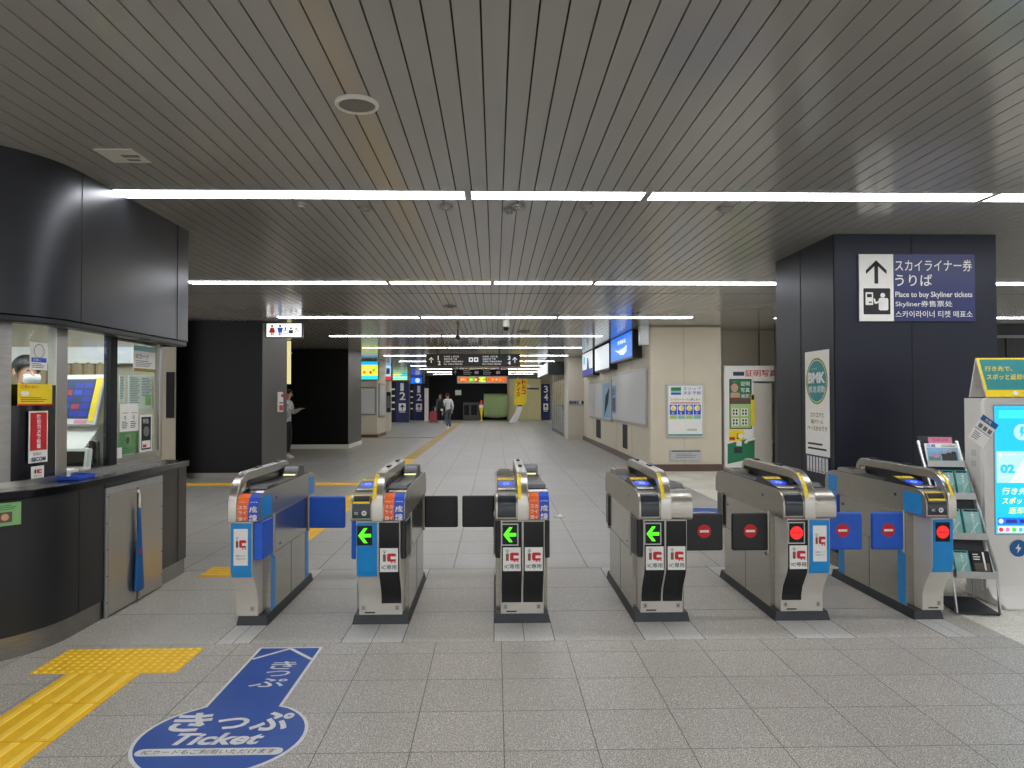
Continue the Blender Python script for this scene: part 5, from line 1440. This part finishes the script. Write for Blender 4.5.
# ---------------------------------------------------------------- far hall
YF = 50.0
b = MB().box(-9, 11, YF, YF + .3, 0, 6, 'cream_dark'); struct(b.build('wall_back', smooth=False))
# cream pillar with screen on the left
x0, x1 = at(359, 400, Y=27.8).x, at(377, 400, Y=27.8).x
b = MB().box(x0, x1, 27.8, 30, 0, H, 'cream'); struct(b.build('wall_pillar_cream', smooth=False))
b = MB().box(x0 - .02, x1 + .02, 27.77, 27.8, 0, .12, 'brown_base').box(x1, x1 + .03, 27.8, 30, 0, .12, 'brown_base'); struct(b.build('baseboard_cream', smooth=False))
def panel(name, label, cat, u0, v0, u1, v1, Y, draw, base, case='black_plastic', depth=.1, group=None):
    a = at(u0, v1, Y=Y); c = at(u1, v0, Y=Y); w, h = c.x - a.x, c.z - a.z
    if a.z + h > H - .01: h = H - .01 - a.z
    t = thing(name, label, cat, (a.x, Y, a.z), group)
    MB().box(-.03, w + .03, 0, depth, -.03, h + .005, case).build('case', t, bevel=.008)
    F = front(0, -.001, 0); b = MB().rect(F, 0, 0, w, h, base, .002); draw(b, F, w, h); b.build('display', t, smooth=False)
    return t, w, h
def d_ad(b, F, w, h):
    b.rect(F, 0, 0, w, h * .2, 'scr_aqua', .003); b.rect(F, 0, h * .82, w, h, 'scr_cyan', .003); b.rect(F, w * .12, h * .22, w, h * .8, 'scr_yellow', .003); b.rect(F, 0, 0, w * .14, h, 'scr_pink', .004)
    for k in range(4): b.disc(F, w * (.3 + .16 * k), h * (.4 + .12 * (k % 2)), w * .07, ('scr_orange', 'scr_white', 'scr_red', 'scr_green')[k], .005, k=12)
panel('advertising_screen', 'colourful lit screen on top of the cream pillar left of the hall', 'screen', 358.5, 361.5, 378, 379.5, 27.65, d_ad, 'scr_white', depth=.14)
a = at(359.5, 415, Y=27.79); c = at(376, 387, Y=27.79)
t = thing('notice_board', 'blank white board on the front of the cream pillar', 'notice board', (a.x, 27.8, a.z))
MB().box(0, c.x - a.x, -.03, 0, 0, c.z - a.z, 'alu').build('frame', t, bevel=.005); MB().box(.04, c.x - a.x - .04, -.036, -.03, .04, c.z - a.z - .04, 'board_white').build('panel', t, smooth=False)
ya = at(383, 400, X=x1).y
t = thing('poster_case', 'glass fronted poster case on the side of the cream pillar', 'poster', (x1, ya - 1.2, .75))
MB().box(0, .05, 0, 1.3, 0, 1.3, 'alu').build('frame', t, bevel=.005); MB().box(.05, .056, .08, 1.22, .08, 1.22, 'board_white').build('print', t, smooth=False)
x3 = at(391.5, 400, Y=33.6).x
b = MB().box(x1 - .6, x3, 33, 33.6, 0, H, 'cream'); struct(b.build('wall_pillar_far', smooth=False))
panel('advertising_screen', 'lit screen with a red foot on the farther cream pillar', 'screen', 385, 362, 391, 380, 32.8, lambda b, F, w, h: (b.rect(F, 0, 0, w, h * .25, 'scr_red', .003), b.rect(F, w * .2, h * .4, w * .8, h * .8, 'grey_ink', .003)), 'scr_pale', depth=.2)
panel('poster_case', 'dark framed picture on the farther cream pillar', 'poster', 386.5, 392, 390.5, 412, 32.94, lambda b, F, w, h: b.rect(F, w * .2, h * .2, w * .8, h * .8, 'grey_ink', .003), 'dark_cloth', 'alu', .05)
# platform number pillars
def num_pillar(u0, u1, vt, vb, Y, nums, label, dark=None):
    a = at(u0, vb, Y=Y); c = at(u1, vt, Y=Y); w = c.x - a.x; z1 = c.z
    t = thing('platform_sign', label, 'sign', (a.x, Y, 0), 'platform number pillars')
    MB().box(0, w, 0, .5, 0, z1, 'navy').build('pillar', t, bevel=.02)
    F = front(0, -.001, 0); b = MB()
    s = w * .42
    for k, ch in enumerate(nums): b.text(F, ch, w * (.28 if ch != '1' else .34), z1 * (.76 - .22 * k), w * (.76 if ch != '1' else .62), z1 * (.95 - .22 * k), 'white', .003, .015, keep=False)
    b.rect(F, w * .22, z1 * .28, w * .78, z1 * .46, 'white', .003); b.poly(F, [(w * .5, z1 * .44), (w * .3, z1 * .36), (w * .46, z1 * .37), (w * .46, z1 * .30), (w * .54, z1 * .30), (w * .54, z1 * .37), (w * .7, z1 * .36)], .005, 'ink')
    b.rect(F, w * .26, z1 * .24, w * .74, z1 * .26, 'white', .003); b.build('numbers', t, smooth=False)
    if dark:
        b = MB().box(-dark, 0, .1, .45, 0, z1, 'black_matte'); b.build('side_panel', t, smooth=False)
        b = MB(); F2 = front(-dark, .099, 0)
        for k in range(4): b.rect(F2, dark * .2, z1 * (.3 + .16 * k), dark * .8, z1 * (.34 + .16 * k), 'paper', .002)
        b.build('side_print', t, smooth=False)
num_pillar(396, 408.5, 381, 421, 45, '12', 'navy platform 1 and 2 pillar, nearer of the two', .42)
num_pillar(413.5, 424.5, 384, 418, 49.0, '12', 'navy platform 1 and 2 pillar, farther of the two', .26)
num_pillar(541.5, 550, 384, 417.5, 48.6, '34', 'navy platform 3 and 4 pillar beside the cream door')
panel('advertising_screen', 'yellow and blue lit panel above the nearer platform 1 and 2 pillar', 'screen', 393, 362.5, 407.5, 380, 44.6, lambda b, F, w, h: (b.rect(F, 0, h * .3, w, h * .55, 'scr_yellow', .003), b.rect(F, 0, h * .8, w * .6, h, 'scr_yellow', .003), b.rect(F, 0, 0, w, h * .12, 'scr_lime', .003), b.rect(F, w * .5, h * .6, w, h * .9, 'scr_teal', .003)), 'scr_aqua')
panel('advertising_screen', 'blue lit panel above the farther platform 1 and 2 pillar', 'screen', 411, 369, 422, 383.5, 48.8, lambda b, F, w, h: (b.disc(F, w * .6, h * .4, w * .22, 'scr_white', .003), b.rect(F, 0, h * .75, w, h, 'scr_navy', .004)), 'scr_blue')
# overhead direction boards
a = at(426, 366.3, Y=22); c = at(520, 354, Y=22)
t = thing('direction_board', 'long black overhead direction board hanging across the hall, nearer one', 'sign', (a.x, 22, a.z), 'hanging direction boards')
w, h = c.x - a.x, c.z - a.z
MB().box(0, w, 0, .12, 0, h, 'black_matte').build('case', t, bevel=.01)
F = front(0, -.001, 0); b = MB()
def arrow(u, v, s): b.line(F, (u, v - s), (u, v + s), s * .25, 'white', .003); b.line(F, (u - s * .8, v + s * .1), (u, v + s), s * .25, 'white', .003); b.line(F, (u + s * .8, v + s * .1), (u, v + s), s * .25, 'white', .003)
arrow(w * .055, h * .5, h * .22); arrow(w * .945, h * .5, h * .22)
for u, d in ((.125, '12'), (.87, '34')):
    b.text(F, d[0], w * u, h * .52, w * (u + .03), h * .86, 'white', .003, .02); b.text(F, d[1], w * u, h * .1, w * (u + .03), h * .44, 'white', .003, .02)
for u in (.19, .60):
    for k, s_ in enumerate(('京成線 上野方面', '成田空港 千葉', '北総線 印旛日本医大', 'for Ueno Narita')): b.text(F, s_, w * u, h * (.72 - .2 * k), w * (u + .24), h * (.86 - .2 * k), 'white', .003)
for u in (.455, .51): b.rrect(F, w * u, h * .36, w * (u + .045), h * .72, .01, 'white', .003); b.rect(F, w * (u + .012), h * .46, w * (u + .033), h * .62, 'ink', .004)
b.build('lettering', t, smooth=False)
MB().tube([(w * .12, .06, h), (w * .12, .06, H - a.z)], .03, 'dark_base', 8).tube([(w * .78, .06, h), (w * .78, .06, H - a.z)], .03, 'dark_base', 8).build('hanger', t)
a = at(452, 376, Y=33); c = at(508.5, 369, Y=33)
t = thing('direction_board', 'smaller black overhead direction board, behind and below the long one', 'sign', (a.x, 33, a.z), 'hanging direction boards')
w, h = c.x - a.x, c.z - a.z
MB().box(0, w, 0, .12, 0, h, 'black_matte').build('case', t, bevel=.01)
b = MB(); arrow(w * .06, h * .5, h * .25)
for u in (.2, .55): lines(b, F, w * u, h * .15, w * (u + .16), h * .85, 3, 'paper')
for u in (.4, .78): b.rrect(F, w * u, h * .3, w * (u + .07), h * .7, .01, 'paper', .003)
b.build('lettering', t, smooth=False)
MB().tube([(w * .12, .06, h), (w * .12, .06, H - a.z)], .03, 'dark_base', 8).tube([(w * .85, .06, h), (w * .85, .06, H - a.z)], .03, 'dark_base', 8).build('hanger', t)
# kiosk shop at the end
def fx(u, Y=48.5): return at(u, 400, Y=Y).x
def fz(v, Y=48.5): return at(500, v, Y=Y).z
t = thing('food_stall', 'dark shop front with orange and green menu boards at the end of the hall', 'shop', (0, 48.5, 0))
b = MB().box(fx(428), fx(508.5), 1.2, 1.4, 0, H, 'black_matte').box(fx(425), fx(429), 0, 1.4, 0, H, 'black_matte').box(fx(507.5), fx(509), 0, 1.4, 0, H, 'cream_dark'); b.build('back_wall', t, smooth=False)
b = MB().box(fx(457), fx(507.5), .1, .3, fz(383.3), fz(376), 'white'); b.build('menu_shelf', t, smooth=False)
for u0, u1, m in ((458.5, 468.5, 'scr_orange'), (468.7, 474.5, 'scr_green'), (474.7, 477.5, 'scr_red'), (479, 485.5, 'scr_lime'), (487, 506, 'scr_orange')):
    F = front(0, .095, 0); b = MB().rect(F, fx(u0), fz(382), fx(u1), fz(377), m, .002)
    for k in range(5): b.disc(F, fx(u0 + (u1 - u0) * (k + .5) / 5), fz(379.5), .06, ('scr_red', 'scr_yellow', 'scr_white', 'scr_green', 'scr_red')[k], .004, k=10)
    b.build('menu_board', t, smooth=False)
b = MB().box(fx(463), fx(482), .2, .8, 0, fz(402.5), 'grey_pillar').box(fx(464), fx(469), .18, .2, fz(415), fz(405), 'black_matte').box(fx(471), fx(477), .18, .2, fz(415), fz(405), 'black_matte'); b.build('counter', t, bevel=.02)
b = MB().box(fx(455), fx(461), .3, .34, fz(395), fz(390), 'paper'); b.build('small_sign', t, smooth=False)
b = MB()
X0, X1 = fx(484), fx(507)
n = 24
vs = []; fs = []
for i in range(n + 1):
    x = X0 + (X1 - X0) * i / n
    for j in range(9):
        v = j / 8
        sag = .12 * math.sin(math.pi * i / n) * v
        vs.append((x, 47.6 + .05 * math.sin(i * 1.1 + v * 2) * v - (.25 if v > .12 else 0), fz(394) - (fz(394) - fz(416)) * v + .08 * math.sin(math.pi * i / n) * (-1 if v > .5 else 0) * v))
for i in range(n):
    for j in range(8): a_ = i * 9 + j; fs.append((a_, a_ + 9, a_ + 10, a_ + 1))
b.add(vs, fs, 'cloth_green'); b.add([(X0, 47.6, fz(394)), (X1, 47.6, fz(394)), (X1, 48.2, fz(394)), (X0, 48.2, fz(394))], [(0, 1, 2, 3)], 'cloth_green')
o = tag(b.build('dust_sheet'), 'olive green dust sheet covering a stall counter at the end of the hall', 'cloth')
sl = o.modifiers.new('thick', 'SOLIDIFY'); sl.thickness = .015
t = thing('ice_cream_model', 'tall yellow and red ice cream cone display beside the green sheet', 'display', (fx(481.5, 47.5), 47.5, 0))
MB().lathe([(.12, 0), (.12, .04), (.03, .06), (.05, .3), (.15, .85)], (0, 0, 0), 'yellow', 16).build('cone', t)
MB().lathe([(.15, .85), (.17, .9), (.16, 1.0), (.1, 1.05)], (0, 0, 0), 'white', 16).build('cream', t); MB().lathe([(.12, 1.03), (.1, 1.2), (.03, 1.35)], (0, 0, 0), 'red', 16).build('swirl', t)
# cream shutters and doors
t = thing('storage_door', 'pale yellow double door at the end of the hall by the yellow banner', 'door', (0, 48.6, 0))
MB().box(fx(509), fx(541), 0, .2, 0, H - .22, 'pale_yellow').build('wall_panel', t, smooth=False)
for ua, ub in ((509.8, 526), (526.6, 540)): MB().box(fx(ua), fx(ub), -.04, 0, .05, 2.5, 'pale_yellow').build('door_leaf', t, bevel=.01)
MB().box(fx(527), fx(539), -.08, -.04, fz(389.5), fz(388), 'dark_base').build('door_bar', t, bevel=.01)
for u in (524.5, 528): MB().box(fx(u), fx(u + .8), -.09, -.04, 1.0, 1.2, 'alu').build('door_handle', t, bevel=.01)
MB().box(fx(525), fx(530.5), -.045, -.04, 1.95, 2.35, 'paper').build('notice', t, smooth=False)
b = MB().box(fx(508), fx(541), -.1, .2, H - .22, H - .06, 'grey_ink'); b.build('lintel', t, smooth=False)
Fb = at(520, 380, Y=44)
t = thing('banner', 'tall yellow banner with red lettering on a pole before the pale door', 'banner', (at(516, 400, Y=44).x, 44, 0))
MB().lathe([(.2, 0), (.2, .05), (.05, .12)], (0, 0, 0), 'paper', 16).build('base', t)
MB().tube([(0, 0, .1), (.05, 0, 1.0), (.12, 0, 2.75)], .018, 'white', 8).build('pole', t)
F = face((-.02, -.02, 1.05), (1, 0, .05), (.06, 0, 1)); b = MB(); b.T = F; b.box(-.1, .62, 0, 1.55, -.01, 0, 'yellow'); b.T = Matrix()
b.vtext(F, 'トルコ', .42, 1.48, .26, .3, 'red', .004, .04); b.vtext(F, 'アイス', .1, 1.35, .26, .3, 'red', .004, .04); b.build('cloth', t, smooth=False)
t = thing('covered_stand', 'pale cloth covered stand at the foot of the yellow banner', 'stand', (at(513.5, 400, Y=43.5).x, 43.5, 0))
MB().prism([(-.28, 0), (.18, 0), (.5, .75), (.55, .95), (.3, 1.0), (.1, .6)], 'y', -.2, .2, 'shoe').build('cover', t, bevel=.06, seg=3)
MB().box(.25, .5, -.12, .12, .95, 1.05, 'dark_cloth').build('cap', t, bevel=.03)
# shop front at the right side
t = thing('glass_shop', 'glass fronted shop with a pale lit sign along the far right side of the hall', 'shop', (0, 0, 0))
XS = 2.62
ys, ye = at(566, 400, X=XS).y, at(552, 400, X=XS).y
b = MB().box(XS, XS + .5, ys, min(ye, 43), 2.2, 2.5, 'grey_pillar').box(XS, XS + .5, ys, min(ye, 43), 0, .12, 'grey_pillar'); 
nn = 7
for k in range(nn + 1): y = ys + (min(ye, 43) - ys) * k / nn; b.box(XS, XS + .06, y - .06, y + .06, 0, 2.4, 'alu')
b.build('frame', t, smooth=False)
MB().box(XS + .45, XS + .5, ys, min(ye, 43), .12, 2.2, 'cream_light').build('back_panel', t, smooth=False)
for k in range(nn):
    y = ys + (min(ye, 43) - ys) * k / nn; MB().box(XS + .1, XS + .4, y + .3, y + 1.2, .12, 1.7, ('dark_cloth', 'cream', 'brown_base', 'board_white')[k % 4]).build('display_shelf', t, smooth=False)
MB().box(XS + .1, XS + .4, ys + .3, min(ye, 43) - .3, 2.12, 2.15, 'sign_white').build('added_light', t, smooth=False)  # glowing strip added to brighten the shop interior
MB().box(XS + .02, XS + .03, ys, min(ye, 43), .12, 2.2, 'glass').build('glazing', t, smooth=False)
b = MB().box(2.0, 2.64, 27.6, 27.9, 2.35, 2.85, 'black_plastic')
b.box(2.0, 2.02, 27.9, 34.0, 2.4, 2.85, 'black_plastic'); b.build('sign_case', t, smooth=False)
MB().box(1.985, 2.0, 27.9, 34, 2.42, 2.83, 'scr_white').build('sign_face', t, smooth=False)
x0, x1 = at(568, 400, Y=26).x, 3.2
b = MB().box(x0, x1, 26, 27.4, 0, H, 'cream_light'); struct(b.build('wall_pillar_right', smooth=False))
a = at(569, 405.5, Y=25.99); c = at(586.5, 400.5, Y=25.99)
t = thing('guide_plate', 'small plate of coloured signs on the far pale pillar', 'sign', (a.x, 26, a.z))
w, h = c.x - a.x, c.z - a.z
MB().box(0, w, -.02, 0, 0, h, 'alu').build('plate', t)
F = front(0, -.021, 0); b = MB().rect(F, 0, 0, w, h, 'teal_pale', .001)
for k, m in enumerate(('brown_base', 'red', 'label_blue', 'orange', 'paper', 'dark_cloth', 'dark_cloth')): b.rect(F, w * (.03 + .138 * k), h * .3, w * (.145 + .138 * k), h * .9, m, .003)
b.build('symbols', t, smooth=False)
# walkers
p = at(448, 429.5, Z=0)
person('person', 'person in a white top and blue jeans walking away with a dark backpack', (p.x, p.y, 0), R(200),
       (((-.23, .02, 1.1), (-.24, -.12, .88)), ((.24, .04, 1.1), (.26, .0, .84))), (((-.09, -.14, .5), (-.09, .05, .10)), ((.09, -.02, .5), (.09, .22, .14))),
       shirt='grey_shirt', trousers='denim', hunch=.06)
t = thing('backpack', 'dark backpack hanging from the shoulder of the walking person', 'bag', (p.x - .34, p.y - .14, .86), rz=R(15))
MB().prism([(-.14, 0), (.14, 0), (.17, .12), (.14, .42), (.05, .5), (-.05, .5), (-.15, .42), (-.17, .12)], 'y', -.09, .09, 'dark_cloth').build('body', t, bevel=.04, seg=3)
MB().box(-.1, .1, -.13, -.08, .05, .24, 'dark_cloth').box(-.02, .09, -.135, -.12, .02, .12, 'paper').build('pocket', t, bevel=.02)
MB().tube([(-.06, 0, .48), (.05, .05, .58), (.16, .06, .52)], .022, 'dark_cloth', 8).build('strap', t)
p = at(438.5, 422.5, Z=0)
person('person', 'person in a dark grey coat standing with a suitcase farther down the hall', (p.x + .1, p.y, 0), R(-15),
       (((-.23, .02, 1.1), (-.25, -.05, .86)), ((.23, .04, 1.1), (.22, -.03, .85))), (((-.1, -.01, .5), (-.1, 0, .08)), ((.1, -.02, .5), (.1, .03, .08))),
       shirt='coat_grey', trousers='dark_cloth')
t = thing('suitcase', 'dark red suitcase beside the person in the grey coat', 'suitcase', (p.x - .3, p.y - .1, 0))
MB().box(-.22, .22, -.13, .13, .05, .66, 'suitcase_red').build('shell', t, bevel=.05, seg=3)
for s in (-1, 1):
    for q_ in (-1, 1): MB().lathe([(.02, 0), (.03, .02), (.02, .05)], (s * .17, q_ * .09, 0), 'black_plastic', 10).build('wheel', t)
MB().tube([(-.08, .08, .62), (-.08, .08, .95), (.08, .08, .95), (.08, .08, .62)], .012, 'alu', 8).build('pull_handle', t)
t = thing('leaning_poster', 'tall pinkish banner stand beside the farther platform pillar', 'banner', (at(426.5, 400, Y=47.5).x, 47.5, 0))
MB().box(-.16, .16, -.15, .15, 0, .05, 'white').build('base', t, bevel=.01); MB().box(-.13, .13, -.01, .01, .05, 2.1, 'pearl').build('cloth', t)

# ---------------------------------------------------------------- light and view
w = bpy.data.worlds.new('world'); sc.world = w; w.use_nodes = True
bg = w.node_tree.nodes['Background']; bg.inputs['Color'].default_value = (.95, .97, 1, 1); bg.inputs['Strength'].default_value = .6
sc.view_settings.view_transform = 'Standard'; sc.view_settings.look = 'None'
sc.view_settings.exposure = 1.25; sc.view_settings.gamma = 1.0
sc.view_settings.use_curve_mapping = False
sc.cycles.use_denoising = True
sc.cycles.max_bounces = 8; sc.cycles.diffuse_bounces = 5; sc.cycles.glossy_bounces = 4; sc.cycles.transparent_max_bounces = 12
sc.cycles.sample_clamp_indirect = 8.0
